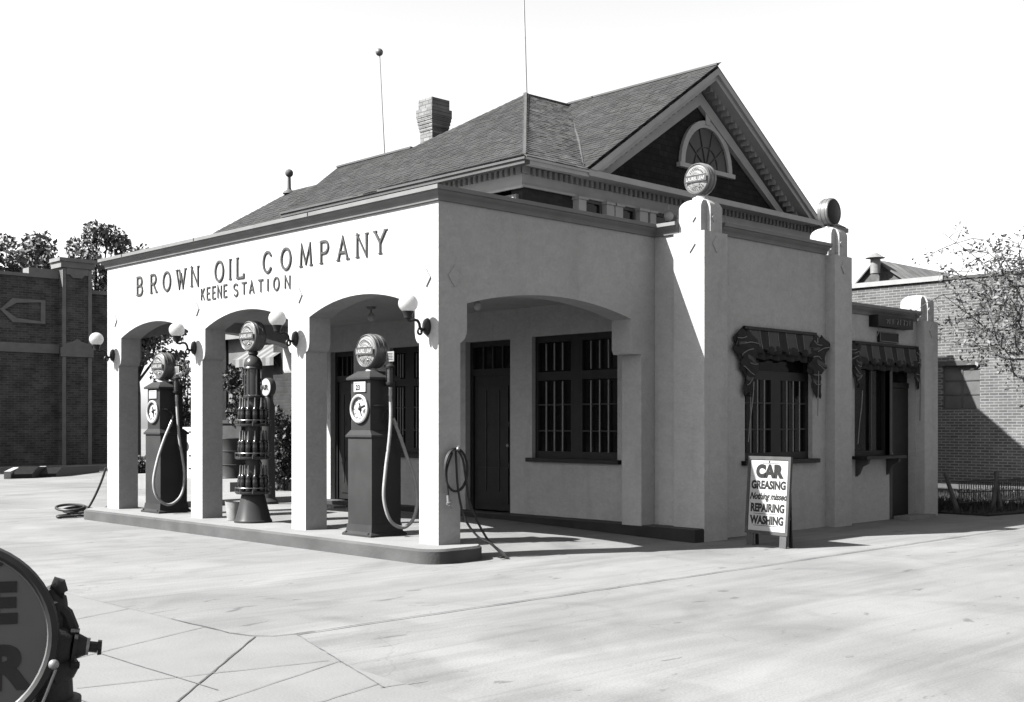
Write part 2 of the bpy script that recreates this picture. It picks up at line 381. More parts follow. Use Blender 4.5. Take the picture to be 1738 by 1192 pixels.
# far street, kerbs and lawn
mb = MB(); mb.box(-60, 10.4, 27.2, 28.4, -.05, .13)
tag(mb.build('far_pavement', CONC), kind='structure')
LAWN = mat('lawn_soil', 0.018, .95, .35, 6, .6, 30)
mb = MB(); mb.prism([(10.35,-1.55),(12.5,-1.9),(17.2,-1.9),(17.2,5),(10.35,5)], -.05, .03, 'Z')
tag(mb.build('lawn_bed', LAWN), kind='structure')
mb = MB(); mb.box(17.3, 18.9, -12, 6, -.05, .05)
tag(mb.build('side_path', mat('path_sunlit_tone', 0.75)), kind='structure')  # raised tone stands in for sunlight on this shaded strip
gm = MB()
for i in range(7000):
    x = random.uniform(10.4, 17.1); y = random.uniform(-1.5 if x < 12.5 else -1.85, 1.2); h = random.uniform(.05,.16); a = random.uniform(0, 6.28); w = .012
    dx, dy = math.cos(a)*w, math.sin(a)*w; lx, ly = random.uniform(-.05,.05), random.uniform(-.05,.05)
    gm.add([(x-dx,y-dy,.03),(x+dx,y+dy,.03),(x+lx,y+ly,.03+h)], [(0,1,2)])
tag(gm.build('grass', LEAFD, fix=False), 'dark unmown grass in the bed beside the station', 'grass', kind='stuff')

# pump island (kerbed pavement under the front arches)
def rounded(x0, x1, y0, y1, r, n=8):
    pts = []
    for cx, cy, a0 in ((x1-r, y0+r, -90), (x1-r, y1-r, 0), (x0+r, y1-r, 90), (x0+r, y0+r, 180)):
        for i in range(n+1): a = R(a0 + 90*i/n); pts.append((cx + r*math.cos(a), cy + r*math.sin(a)))
    return pts
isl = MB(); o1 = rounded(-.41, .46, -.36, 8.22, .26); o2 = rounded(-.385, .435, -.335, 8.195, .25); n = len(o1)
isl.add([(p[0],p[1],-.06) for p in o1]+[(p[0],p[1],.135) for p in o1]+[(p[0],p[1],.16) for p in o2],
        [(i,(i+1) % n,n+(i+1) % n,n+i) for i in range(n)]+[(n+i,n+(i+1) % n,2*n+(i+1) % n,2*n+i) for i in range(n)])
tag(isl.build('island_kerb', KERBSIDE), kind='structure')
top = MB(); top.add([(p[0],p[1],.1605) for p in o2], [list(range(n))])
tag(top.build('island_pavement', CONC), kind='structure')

# ------------------------------------------------------------------ the filling station
st = thing('filling_station', 'pale plastered filling station with arched portico, domed corner piers and raised letters on its front', 'filling station', (0,0,0))
ZT = 3.955
def jamb(e, s, z0):                       # one side of an arched opening, bottom to spring
    b = .078
    return [(e, z0), (e, 2.39), (e+s*.004, 2.40)] + [(e + s*(.012 + (b-.012)*math.sin(R(q))), 2.40 + .14*(1-math.cos(R(q)))) for q in (15,35,55,75,90)] + [(e+s*b, 2.83)]
def arched_wall(lo, hi, openings, z0, rise=.2):
    pts = [(lo, z0)]
    for a, c in openings:
        pts += jamb(a, 1, z0)
        a2, c2 = a+.078, c-.078; w = (c2-a2)/2; mid = (a2+c2)/2; rad = (w*w + rise*rise)/(2*rise)
        for i in range(1, 24):
            y = a2 + (c2-a2)*i/24; pts.append((y, 2.83 + math.sqrt(max(rad*rad - (y-mid)**2, 0)) - (rad-rise)))
        pts += jamb(c, -1, z0)[::-1]
    pts += [(hi, z0), (hi, ZT), (lo, ZT)]
    return pts
mb = MB(); mb.prism(arched_wall(0, 8.07, [(.33,2.555),(2.87,5.105),(5.42,7.675)], .16), 0, .32, 'X')
mb.build('front_wall', PLASTER, st)
def side_arch():
    pts = [(.3205,2.40)] + [(.3205 + .1*math.sin(R(q)), 2.41 + .15*(1-math.cos(R(q)))) for q in (20,45,70,90)] + [(.4205,2.85)]
    a2, c2, rise = .4205, 3.27, .185; w = (c2-a2)/2; mid = (a2+c2)/2; rad = (w*w+rise*rise)/(2*rise)
    for i in range(1, 25):
        x = a2 + (c2-a2)*i/24; pts.append((x, 2.85 + math.sqrt(rad*rad-(x-mid)**2)-(rad-rise)))
    pts += [(3.27,2.46),(3.30,2.40),(3.475,2.40),(3.475,.16),(3.74,.16),(3.74,ZT),(.3205,ZT)]
    return pts
mb = MB(); mb.prism(side_arch(), 0, .33, 'Y'); mb.build('side_wall', PLASTER, st)
mb = MB(); mb.prism(side_arch(), 7.75, 8.07, 'Y'); mb.build('side_wall', PLASTER, st)
def holed_wall(axis, a0, a1, z0, z1, t0, t1, holes, name, m):
    """solid wall between t0 and t1 with rectangular openings (u0,u1,z0,z1)"""
    us = sorted({a0, a1, *[h[0] for h in holes], *[h[1] for h in holes]}); zs = sorted({z0, z1, *[h[2] for h in holes], *[h[3] for h in holes]})
    w = MB()
    for i in range(len(us)-1):
        for j in range(len(zs)-1):
            u, z = (us[i]+us[i+1])/2, (zs[j]+zs[j+1])/2
            if any(h[0] < u < h[1] and h[2] < z < h[3] for h in holes): continue
            if axis == 'X': w.box(t0, t1, us[i], us[i+1], zs[j], zs[j+1])
            else: w.box(us[i], us[i+1], t0, t1, zs[j], zs[j+1])
    me = w.build(name, m, st)
    bm = bmesh.new(); bm.from_mesh(me.data); bmesh.ops.remove_doubles(bm, verts=bm.verts[:], dist=1e-4)
    seen = {}
    for f in bm.faces[:]: seen.setdefault(tuple(sorted(v.index for v in f.verts)), []).append(f)
    kill = [f for fs in seen.values() if len(fs) > 1 for f in fs]
    bmesh.ops.delete(bm, geom=kill, context='FACES_ONLY'); bm.to_mesh(me.data); bm.free()
    return me
YC = -.72                                # face of the main room's right-hand front
holed_wall('X', YC+.25, 8.07, -.05, ZT, 3.75, 4.0,
   [(.647,2.286,1.0,2.765),(2.744,3.74,.05,2.755),(4.75,5.62,1.0,2.755),(6.62,7.30,.1,2.755)], 'inner_wall', PLASTER)
holed_wall('Y', 3.75, 7.25, -.05, ZT, YC, YC+.25, [(4.76,6.43,1.0,2.77)], 'room_wall', PLASTER)
holed_wall('Y', 7.25, 9.95, -.05, 3.15, YC, YC+.25, [(7.6,8.66,1.0,2.70),(8.73,9.50,.0,2.70)], 'annex_wall', PLASTER)
mb = MB(); mb.box(9.70, 9.95, YC+.251, 3.0, -.05, 3.15); mb.box(7.251, 9.699, 2.75, 3.0, -.05, 3.15); mb.build('annex_wall', PLASTER, st)
mb = MB(); mb.box(5.55, 5.8, 4.0, 8.07, -.05, 3.94); mb.box(4.001, 5.549, 7.82, 8.069, -.05, 3.94); mb.box(5.801, 7.25, 3.75, 4.0, -.05, 3.94); mb.box(7.0, 7.249, YC+.251, 3.749, -.05, 3.94); mb.build('rear_wall', PLASTER, st)
mb = MB(); mb.box(.325, 3.745, .335, 7.745, 3.20, 3.30); mb.build('portico_ceiling', PLASTER, st)
mb = MB(); mb.box(.02, 5.78, .02, 8.05, 3.90, 3.93); mb.box(3.76, 7.24, YC+.02, .018, 3.90, 3.93); mb.box(5.781, 7.24, .02, 3.98, 3.90, 3.93)
mb.build('flat_roof', ROOFTAR, st)
mb = MB(); mb.box(7.26, 9.94, YC+.02, 2.99, 3.10, 3.13); mb.build('flat_roof', ROOFTAR, st)
mb = MB(); mb.bbox(3.47, 3.749, -.866, 7.4, -.1, .165, .012); po_ = mb.build('plinth', PLINTH, st)
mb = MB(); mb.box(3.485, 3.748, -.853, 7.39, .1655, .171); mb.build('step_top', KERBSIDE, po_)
mb = MB(); mb.box(3.10, 3.355, 6.3, 7.5, 0, .12); mb.build('door_step', CONC, st)
# dim rooms: floor and back, so that the panes look into a room
mb = MB(); mb.box(4.01, 6.99, YC+.26, 3.74, .0, .02); mb.box(4.01, 5.54, 3.76, 7.8, .0, .02); mb.box(7.26, 9.69, YC+.26, 2.74, .0, .02); mb.build('room_floor', INTER, st)

# cornice: one stepped tin profile swept round the parapets
PROF = [(.0,0),(.028,0),(.034,.04),(.05,.058),(.085,.085),(.09,.10),(.112,.104),(.112,.15),(-.03,.15),(-.03,0)]
def cornice(path, z, name='cornice'):
    """path = points (x, y) with the outside on the right-hand side when walking it"""
    m2 = MB(); pts = [Vector(p) for p in path]; k = len(PROF)
    for i, p in enumerate(pts):
        a = (p-pts[i-1]).normalized() if i else None; b = (pts[i+1]-p).normalized() if i < len(pts)-1 else None
        a = a or b; b = b or a
        na = Vector((a.y,-a.x)); nb = Vector((b.y,-b.x)); nn = (na+nb).normalized(); sc = 1/max(nn.dot(na), .3)
        m2.v += [(p.x+nn.x*o*sc, p.y+nn.y*o*sc, z+h) for o, h in PROF]
    for i in range(len(pts)-1):
        for e in range(k): m2.f.append([i*k+e, i*k+(e+1) % k, (i+1)*k+(e+1) % k, (i+1)*k+e]); m2.sm.append(False)
    m2.f += [list(range(k)), [(len(pts)-1)*k+e for e in range(k)][::-1]]; m2.sm += [False, False]
    m2.build(name, TRIM, st)
cornice([(5.8,8.07),(0,8.07),(0,0),(3.75,0),(3.75,-.418)], ZT)
cornice([(4.165,YC),(6.786,YC)], ZT)
cornice([(7.27,YC),(9.515,YC)], 3.152)
seam = MB()
for y in (2.35,5.15,7.35): seam.bar((-.1135,y,ZT+.106),(-.1135,y,ZT+.149),.012,.006)
seam.build('cornice_seam', DARKWOOD, st)

# piers with notched, rounded caps
def pier(x0, x1, zs, zc):
    y0, y1 = -.87, -.38
    p = MB(); p.bbox(x0, x1, y0, y1, -.05, zs, .008); sh = p.build('pier', PLASTER, st)
    cx, cy = (x0+x1)/2, (y0+y1)/2; hx, hy = (x1-x0)/2-.062, (y1-y0)/2-.040; n1, n2 = .12, .062
    c = MB(); zb = zs - .002; zr = zc - .135; lev = [(0, zb), (0, zr)] + [(R(q), zr) for q in (12,24,36,48,60,70,78,84)]
    rings = []
    for q, z in lev:
        f = math.cos(q); h1 = hx*(f*.78+.22) if q else hx; h2 = hy*(f*.78+.22) if q else hy; z2 = z + .135*math.sin(q)
        kx, ky = min(h1, hx-n1), min(h2, hy-n2)
        ring = [(h1,h2), (-h1,h2), (-h1,-ky), (-kx,-ky), (-kx,-h2), (h1,-h2)]
        rings.append([(cx+a, cy+b, z2) for a, b in ring])
    for r_ in rings: c.v += r_
    for j in range(len(rings)-1):
        for i in range(6): c.f.append([j*6+i, j*6+(i+1) % 6, (j+1)*6+(i+1) % 6, (j+1)*6+i]); c.sm.append(False)
    k6 = (len(rings)-1)*6; c.f += [[k6,k6+1,k6+2,k6+3],[k6,k6+3,k6+4,k6+5]]; c.sm += [False, False]
    c.build('pier_cap', PLASTER, sh)
    # raised diamonds on both faces
    for zz, r_ in ((zs-.16, .085), (zs+.19, .045)):
        ox = x0 if r_ > .05 else cx-hx; oy = y0 if r_ > .05 else cy-hy
        d = MB(); d.prism([(cy-.02-r_,zz),(cy-.02,zz-r_*1.25),(cy-.02+r_,zz),(cy-.02,zz+r_*1.25)], ox-.016, ox+.01, 'X'); d.build('diamond', PLASTER, sh); d = MB()
        d.prism([(cx-r_,zz),(cx,zz-r_*1.25),(cx+r_,zz),(cx,zz+r_*1.25)], oy-.016, oy+.01, 'Y'); d.build('diamond', PLASTER, sh)
pier(3.665, 4.16, 3.945, 4.39); pier(6.79, 7.265, 3.945, 4.38); pier(9.52, 9.975, 3.155, 3.59)
for y in (7.80, 5.26, 2.70, .20):
    d = MB(); d.prism([(y-.075,3.12),(y,3.02),(y+.075,3.12),(y,3.22)], -.016, .01, 'X'); d.build('diamond', PLASTER, st)
d = MB(); d.prism([(.14,3.14),(.23,3.02),(.32,3.14),(.23,3.26)], -.014, .01, 'Y'); d.build('diamond', PLASTER, st)

# letters
def word(txt, ys, z0, h, w, t, dep, serif=True):
    for ch, y in zip(txt, ys):
        ww = w*{'I':.35,'W':1.25,'M':1.2,'O':1.05}.get(ch, 1)
        stroke_letter(ch, y, z0, ww, h, t, dep, serif=serif).build('letter', LETTER, st)
word('BROWN', [7.06,6.62,6.22,5.82,5.40], 3.455, .27, .20, .029, .016)
word('OIL', [4.735,4.38,4.19], 3.465, .27, .20, .029, .016)
word('COMPANY', [3.52,3.09,2.66,2.24,1.86,1.48,1.13], 3.475, .265, .20, .029, .016)
word('KEENE', [5.13,4.97,4.82,4.675,4.52], 3.235, .165, .10, .020, .012, False)
word('STATION', [4.26,4.05,3.86,3.64,3.43,3.27,3.01], 3.228, .16, .115, .022, .012, False)

# windows and doors -------------------------------------------------
def window_x(y0, y1, z0, z1, x=3.75):     # barred window in the inner wall (plane X)
    f = MB(); rx = x+.07
    tr = z1 - .52
    for a in ((y0,y0+.06,z0,z1),(y1-.06,y1,z0,z1),(y0+.06,y1-.06,z0,z0+.1),(y0+.06,y1-.06,z1-.09,z1),(y0+.06,y1-.06,tr-.12,tr),((y0+y1)/2-.11,(y0+y1)/2+.11,z0+.1,tr-.12),((y0+y1)/2-.11,(y0+y1)/2+.11,tr,z1-.09)):
        f.box(rx, rx+.07, *a)
    fo = f.build('window', DARKWOOD, st)
    p = MB(); p.box(rx+.04, rx+.046, y0+.05, y1-.05, z0+.05, z1-.05); p.build('pane', GLASS, fo)
    mid = (y0+y1)/2; bz = MB()
    for lo, hi in ((y0+.06, mid-.11), (mid+.11, y1-.06)):
        for k in range(1, 4):
            y = lo + (hi-lo)*k/4
            bz.box(rx-.005, rx+.011, y-.008, y+.008, z0+.1, tr-.14); bz.box(rx-.005, rx+.011, y-.008, y+.008, tr+.02, z1-.11)
    bz.build('bars', BARS, fo)
    cb = MB()
    for k in (1, 2): z = z0 + (tr-.12-z0)*k/3+.02; cb.box(rx-.003, rx+.009, y0+.07, y1-.07, z-.012, z+.012)
    cb.build('crossbar', DARKWOOD, fo)
    s_ = MB(); s_.box(x-.07, x+.069, y0-.07, y1+.07, z0-.055, z0+.002); s_.build('sill', DARKWOOD, fo)
    return fo
window_x(.647, 2.286, 1.0, 2.765)
window_x(4.75, 5.62, 1.0, 2.755)
def door_x(y0, y1, z0, z1, light=False, x=3.75):
    f = MB(); rx = x+.10
    for a in ((y0,y0+.07,z0,z1),(y1-.07,y1,z0,z1),(y0+.07,y1-.07,z1-.08,z1),(y0+.07,y1-.07,z1-.52,z1-.42)): f.box(rx, rx+.08, *a)
    do = f.build('door', DARKWOOD, st)
    lf = MB(); lf.box(rx+.03, rx+.07, y0+.072, y1-.072, z0+.01, z1-.522)
    for k in range(3):
        zz = z0+.12 + k*.62
        lf.box(rx+.012, rx+.0305, y0+.16, y1-.16, zz, zz+.54)
    lf.build('door_leaf', DARKWOOD, do)
    tp = MB(); tp.box(rx+.045, rx+.05, y0+.071, y1-.071, z1-.419, z1-.081); tp.build('pane', GLASS, do)
    bz = MB()
    for k in range(1, 4): y = y0+.07 + (y1-y0-.14)*k/4; bz.box(rx+.01, rx+.03, y-.009, y+.009, z1-.415, z1-.085)
    for k in (1,2): y = y0+.07 + (y1-y0-.14)*k/3; bz.box(rx+.0, rx+.011, y-.007, y+.007, z0+.3, z1-.75)
    bz.build('bars', mat('dull_bar', 0.030, .5, .1, 8, 0), do)
    kn = MB(); kn.ball((rx-.02, y0+.13, z0+1.0), .03, 10); kn.bar((rx-.02,y0+.13,z0+1.0),(rx+.03,y0+.13,z0+1.0),.02); kn.build('handle', BRASS, do)
    return do
door_x(2.744, 3.74, .17, 2.755)
d2 = door_x(6.62, 7.30, .17, 2.755)
lp = MB()
for k in range(3): lp.box(3.846, 3.86, 6.70, 6.76, .4+k*.55, .82+k*.55)
lp.build('door_panel', mat('door_light_panel', 0.150, .5, .1, 6, 0), d2)
# window behind the first awning
f = MB(); y = YC+.07
for a in ((4.76,4.83,1.0,2.77),(6.36,6.43,1.0,2.77),(4.83,6.36,1.0,1.10),(4.83,6.36,2.68,2.77),(4.83,6.36,2.1,2.22),(5.48,5.71,1.10,2.1)): f.box(a[0],a[1],y,y+.07,a[2],a[3])
fo = f.build('window', DARKWOOD, st)
p = MB(); p.box(4.8,6.4,y+.04,y+.046,1.05,2.7); p.build('pane', GLASS, fo)
bz = MB()
for lo, hi in ((4.83,5.48),(5.71,6.36)):
    for k in range(1,4): x = lo+(hi-lo)*k/4; bz.box(x-.008,x+.008,y-.006,y+.004,1.1,2.1)
bz.build('bars', BARS, fo)
cb = MB()
for z in (1.42,1.78): cb.box(4.84,6.35,y-.003,y+.010,z-.012,z+.012)
cb.build('crossbar', DARKWOOD, fo)
s_ = MB(); s_.box(4.68,6.52,YC-.075,y-.001,.94,1.0); s_.build('sill', DARKWOOD, fo)
# annex: window with counter shelf, post, door
f = MB()
for a in ((7.6,7.66,1.0,2.7),(8.60,8.66,1.0,2.7),(7.66,8.60,1.0,1.08),(7.66,8.60,2.62,2.7)): f.box(a[0],a[1],y,y+.07,a[2],a[3])
fo = f.build('window', DARKWOOD, st)
p = MB(); p.box(7.63,8.63,y+.04,y+.046,1.05,2.66); p.build('pane', GLASS, fo)
bz = MB(); bz.box(8.20,8.235,y-.006,y+.03,1.08,2.62); bz.build('bars', mat('annex_bar', 0.050, .6, .1, 5, 0), fo)
pm = MB(); pm.box(8.66,8.73,YC-.012,YC+.24,-.05,2.70); pm.build('door_post', mat('grey_post', 0.060, .7, .1, 5, 0), st)
sh = MB(); sh.box(7.5,8.72,YC-.26,YC-.001,.965,1.01); so_ = sh.build('counter_shelf', DARKWOOD, st)
for bx in (7.62, 8.55):
    br = MB(); br.prism([(YC-.002,.962),(YC-.22,.962),(YC-.20,.90),(YC-.10,.85),(YC-.05,.74),(YC-.002,.70)], bx, bx+.06, 'X'); br.build('bracket', mat('grey_post',0.060), so_)
lf = MB(); lf.box(8.76,9.49,YC+.12,YC+.17,.02,2.06); lf.box(8.74,9.495,YC+.11,YC+.18,2.07,2.15)
for z in (.2,1.15): lf.box(8.88,9.36,YC+.105,YC+.12,z,z+.75)
do = lf.build('door', DARKWOOD, st)
kn = MB(); kn.ball((8.84,YC+.07,1.02),.03,10); kn.build('handle', BRASS, do)
tp = MB(); tp.box(8.76,9.49,YC+.14,YC+.146,2.16,2.69); tp.build('pane', GLASS, do)
thr = MB(); thr.box(8.75,9.6,YC-.3,YC-.02,0,.05); thr.build('door_step', CONC, st)
# sign box above the annex awning
sb = MB(); sb.bbox(8.02,9.12,YC-.16,YC-.002,2.98,3.16,.01); bo = sb.build('sign_box', DARKWOOD, st)
lt = MB()
for k,(x,h) in enumerate([(8.28,.06),(8.36,.07),(8.46,.07),(8.60,.08),(8.70,.08),(8.82,.08),(8.90,.07),(9.0,.08)]): lt.bar((x,YC-.163,3.03),(x+(.03 if k % 3 == 0 else 0),YC-.163,3.03+h),.014,.006); lt.bar((x-.022,YC-.164,3.03+h),(x+.025,YC-.164,3.03+h),.010,.005)
lt.build('worn_lettering', mat('worn_letter', .16, .6, .4, 30, 0), bo)
pl = MB(); pl.bbox(8.26,8.86,YC-.05,YC-.002,2.76,2.92,.01); po = pl.build('name_plate', DARKWOOD, st)
fr = MB()
for a in ((8.27,8.85,2.905,2.915),(8.27,8.85,2.765,2.775),(8.27,8.28,2.776,2.904),(8.84,8.85,2.776,2.904)): fr.box(a[0],a[1],YC-.056,YC-.051,a[2],a[3])
fr.build('plate_border', AWNP, po)
cd = MB(); cd.tube([(8.12,YC-.1,2.98),(8.11,YC-.12,2.9),(8.07,YC-.1,2.82)],.008,6); cd.build('loose_wire', AWNP, bo)

# ------------------------------------------------------------------ awnings (hang from the wall, things of their own)
def awning(x0, x1, ztop, loc, label, n, vh, sw):
    """canvas drawn up against the wall: striped valance, gathered hem, bunched cloth at both ends"""
    t = thing('window_awning', label, 'awning', loc, 'striped canvas awnings on the shaded side')
    yb = YC-.004; rnd = random.Random(int(x0*10))
    hd = MB(); hd.box(x0-.02, x1+.02, yb-.045, yb, ztop-.04, ztop); hd.build('head_board', DARKWOOD, t)
    zb = ztop-.045; per = (x1-x0)/n
    def strip(u0, u1, m, nm):
        m2 = MB(); cols, rows = 6, 9
        for j in range(rows+1):
            f = j/rows
            for i in range(cols+1):
                x = u0+(u1-u0)*i/cols
                m2.v.append((x, yb-.028-.02*math.sin(f*PI*.6)-.03*f**3+.010*math.sin(x*23)*f, zb-vh*f-.018*f*math.sin((x-x0)/per*PI*2)))
        for j in range(rows):
            for i in range(cols): q = j*(cols+1)+i; m2.f.append([q,q+1,q+cols+2,q+cols+1]); m2.sm.append(True)
        o = m2.build(nm, m, t, fix=False); md = o.modifiers.new('thick','SOLIDIFY'); md.thickness = .006
        return m2
    for k in range(n):
        s0 = x0+k*per; a_, b_ = s0+per*.24, s0+per*.78
        strip(s0, a_, AWND, 'canvas_stripe'); lt = strip(a_, b_, AWNL, 'canvas_stripe'); strip(b_, s0+per, AWND, 'canvas_stripe')
        for c_ in (0, 6):
            pp = MB(); pp.tube([Vector(lt.v[j*7+c_])+Vector((0,-.004,0)) for j in range(10)], .0055, 5); pp.build('piping', AWNP, t)
        # gathered lump of the hem under each pale stripe
        g = MB(); cx = (a_+b_)/2; ring = []
        for i in range(9):
            u = i/8; r_ = .012+.052*math.sin(u*PI)**.7*(1+.25*rnd.uniform(-1,1)); ring.append(((cx-per*.42)+per*.84*u, r_))
        g.tube([(x, yb-.10-.02*math.sin(i*1.3), zb-vh-.015+.03*math.sin(i/8*PI)) for i, (x, r_) in enumerate(ring)], [r_ for x, r_ in ring], 10); g.v = [(vx, yb-.055+(vy-yb+.10)*.55, vz) for vx, vy, vz in g.v]; g.build('gathered_hem', AWND, t)
    dr = MB(); cols, rows = 40, 6
    for j in range(rows+1):
        for i in range(cols+1):
            u = i/cols; f = j/rows; dr.v.append((x0+.02+(x1-x0-.04)*u, yb-.02-.02*math.sin(u*60)*(.4+f), zb-vh*.8-f*(.17+.015*math.sin(u*31))))
    for j in range(rows):
        for i in range(cols): q = j*(cols+1)+i; dr.f.append([q,q+1,q+cols+2,q+cols+1]); dr.sm.append(True)
    o = dr.build('inner_drape', AWND, t, fix=False); md = o.modifiers.new('thick','SOLIDIFY'); md.thickness = .006
    for sx, xx in ((-1, x0), (1, x1)):
        m2 = MB(); rows, cols = 34, 26; ph = rnd.uniform(0, 6)
        wid = sw*.26; cx0 = xx + sx*(.05 if sx > 0 else .0) - (.02*sx)
        def P(f, a):
            prof = min(1, .35+f*5)*(1-.72*max(0, f-.35)/.65)*(1+.17*math.sin(f*17+ph))
            lump = 1+.16*math.sin(a*3+f*22+ph)+.10*math.sin(a*5-f*31)+.07*math.sin(a*9+f*13)
            r_ = wid*prof*lump
            return (cx0+sx*.05*math.sin(f*5+ph*.3)+r_*math.cos(a), yb-.045-r_*.25*abs(math.sin(a)) if math.sin(a) < 0 else yb-.05+min(.04, r_*.2*math.sin(a)), zb-.01-f*sw+.03*math.cos(a*2+f*9))
        for j in range(rows+1):
            for i in range(cols): m2.v.append(P(j/rows, 2*PI*i/cols))
        for j in range(rows):
            for i in range(cols): m2.f.append([j*cols+i, j*cols+(i+1) % cols, (j+1)*cols+(i+1) % cols, (j+1)*cols+i]); m2.sm.append(True)
        m2.f += [list(range(cols)), [rows*cols+i for i in range(cols)]]; m2.sm += [False, False]
        o = m2.build('bunched_end', AWND, t)
        for f, t0, t1, tl in ((.10,3.5,4.6,.05),(.22,4.3,5.8,-.06),(.36,3.6,5.0,.07),(.50,4.6,5.9,.04),(.63,3.7,5.2,-.07),(.78,4.0,5.5,.08)):
            pts = []
            for i in range(9): q = P(f+tl*(i/8-.5)*sx, t0+(t1-t0)*i/8); pts.append((q[0], q[1]-.005, q[2]))
            q2 = MB(); q2.tube(pts, .0065, 5); q2.build('bunch_stripe', AWNP, o)
        for f, t0, t1 in ((.16,3.4,4.5),(.42,4.4,5.7),(.7,3.8,5.3)):
            q2 = MB()
            for i in range(9):
                for df in (0, .05): q = P(f+df, t0+(t1-t0)*i/8); q2.v.append((q[0], q[1]-.004, q[2]))
            for i in range(8): q2.f.append([2*i,2*i+1,2*i+3,2*i+2]); q2.sm.append(True)
            q2.build('bunch_band', AWNL, o, fix=False)
    cd = MB(); cd.tube([(x1-.02,yb-.13,zb-.03),(x1-.01,yb-.14,zb-.6),(x1-.02,yb-.13,zb-1.15)], .007, 6); cd.v = [(vx, vy+.05, vz) for vx, vy, vz in cd.v]; cd.build('cord', AWNP, t)
    cd = MB(); cd.tube(curve_pts([(x0+.10,yb-.10,zb-.7),(x0+.07,yb-.1,zb-.95),(x0+.03,yb-.09,zb-1.2),(x0+.0,yb-.08,zb-1.5)],4), .008, 6); cd.build('cord', AWNP, t)
    return t
def curve_pts(ctrl, n=8):
    """Catmull-Rom through control points"""
    P = [Vector(p) for p in ctrl]; P = [P[0]*2-P[1]] + P + [P[-1]*2-P[-2]]; out = []
    for i in range(1, len(P)-2):
        for k in range(n):
            t = k/n; a, b, c, d = P[i-1], P[i], P[i+1], P[i+2]
            out.append(.5*((2*b) + (c-a)*t + (2*a-5*b+4*c-d)*t*t + (3*b-a-3*c+d)*t**3))
    return out + [P[-2]]
awning(4.72, 6.45, 2.80, (5.6,YC,2.8), 'bunched striped canvas awning over the barred window behind the sandwich board', 4, .27, .86)
awning(7.55, 9.50, 2.74, (8.5,YC,2.74), 'striped canvas awning over the side door and counter beside the lower pier', 5, .26, .62)

# ------------------------------------------------------------------ wall lamps
def wall_lamp(y):
    t = thing('wall_lamp', '', 'wall lamp', (0,y,2.575), 'globe lamps on iron arms along the front')
    p = MB(); 
    prof = [(.001,-.045),(.03,-.045),(.045,-.035),(.06,-.028),(.066,-.012),(.07,0)]
    for r_, dx in prof:
        for i in range(20): a = 2*PI*i/20; p.v.append((dx-.002, y + r_*.95*math.cos(a), 2.575 + r_*1.42*math.sin(a)))
    for j in range(len(prof)-1):
        for i in range(20): p.f.append([j*20+i, j*20+(i+1) % 20, (j+1)*20+(i+1) % 20, (j+1)*20+i]); p.sm.append(True)
    p.build('back_plate', IRON, t)
    a = MB()
    arm = [(-.04,2.55),(-.075,2.535),(-.105,2.55),(-.115,2.60),(-.14,2.635),(-.18,2.64),(-.225,2.625),(-.265,2.63),(-.275,2.655)]
    pts = []
    for i in range(len(arm)-1):
        for k in range(4): f = k/4; pts.append((arm[i][0]+(arm[i+1][0]-arm[i][0])*f, y, arm[i][1]+(arm[i+1][1]-arm[i][1])*f))
    pts.append((arm[-1][0], y, arm[-1][1])); a.tube(pts, .016, 10)
    curl = [(-.085 + .045*math.cos(R(q))*(1-q/700) , y, 2.525 + .045*math.sin(R(q))*(1-q/700) - .012) for q in range(60, 420, 18)]
    a.tube([(c[0]-.02, c[1], c[2]) for c in curl], .013, 8); a.build('arm', IRON, t)
    h = MB(); h.lathe([(.02,0),(.045,.01),(.05,.05),(.062,.07),(.066,.085),(.05,.085)], (-.275,y,2.645), 18); h.build('holder', IRON, t)
    g = MB(); g.ball((-.275,y,2.815), .108, 24, .97); g.build('globe', OPAL, t)
    return t
LL = ['white globe lamp on the far left pillar, standing out against the dark brick', 'white globe lamp on the second pillar from the left, by the first arch', 'white globe lamp between the oil bottle stand and the nearest pump', 'white globe lamp nearest the corner of the lettered front']
w0 = wall_lamp(7.87)
for lab, y in zip(LL, (7.87, 5.325, 2.775, .19)):
    o = w0 if y == 7.87 else copy_tree(w0); o.location.y = y; o['label'] = lab
# ceiling pendants under the portico
def pendant(x, y, lab):
    t = thing('ceiling_light', lab, 'ceiling light', (x,y,3.2), 'bare bulb lights under the portico ceiling')
    m2 = MB(); m2.lathe([(.07,0),(.06,-.03),(.02,-.04)], (x,y,3.199), 16); m2.tube([(x,y,3.17),(x,y,3.09)], .012, 8); m2.build('rose', TRIM, t)
    b = MB(); b.ball((x,y,3.05), .055, 14, 1.15); b.build('bulb', OPAL, t)
pendant(2.05, 3.9, 'ceiling bulb seen through the arch above the nearest pump')
pendant(2.05, 1.6, 'ceiling bulb seen at the left of the side arch')

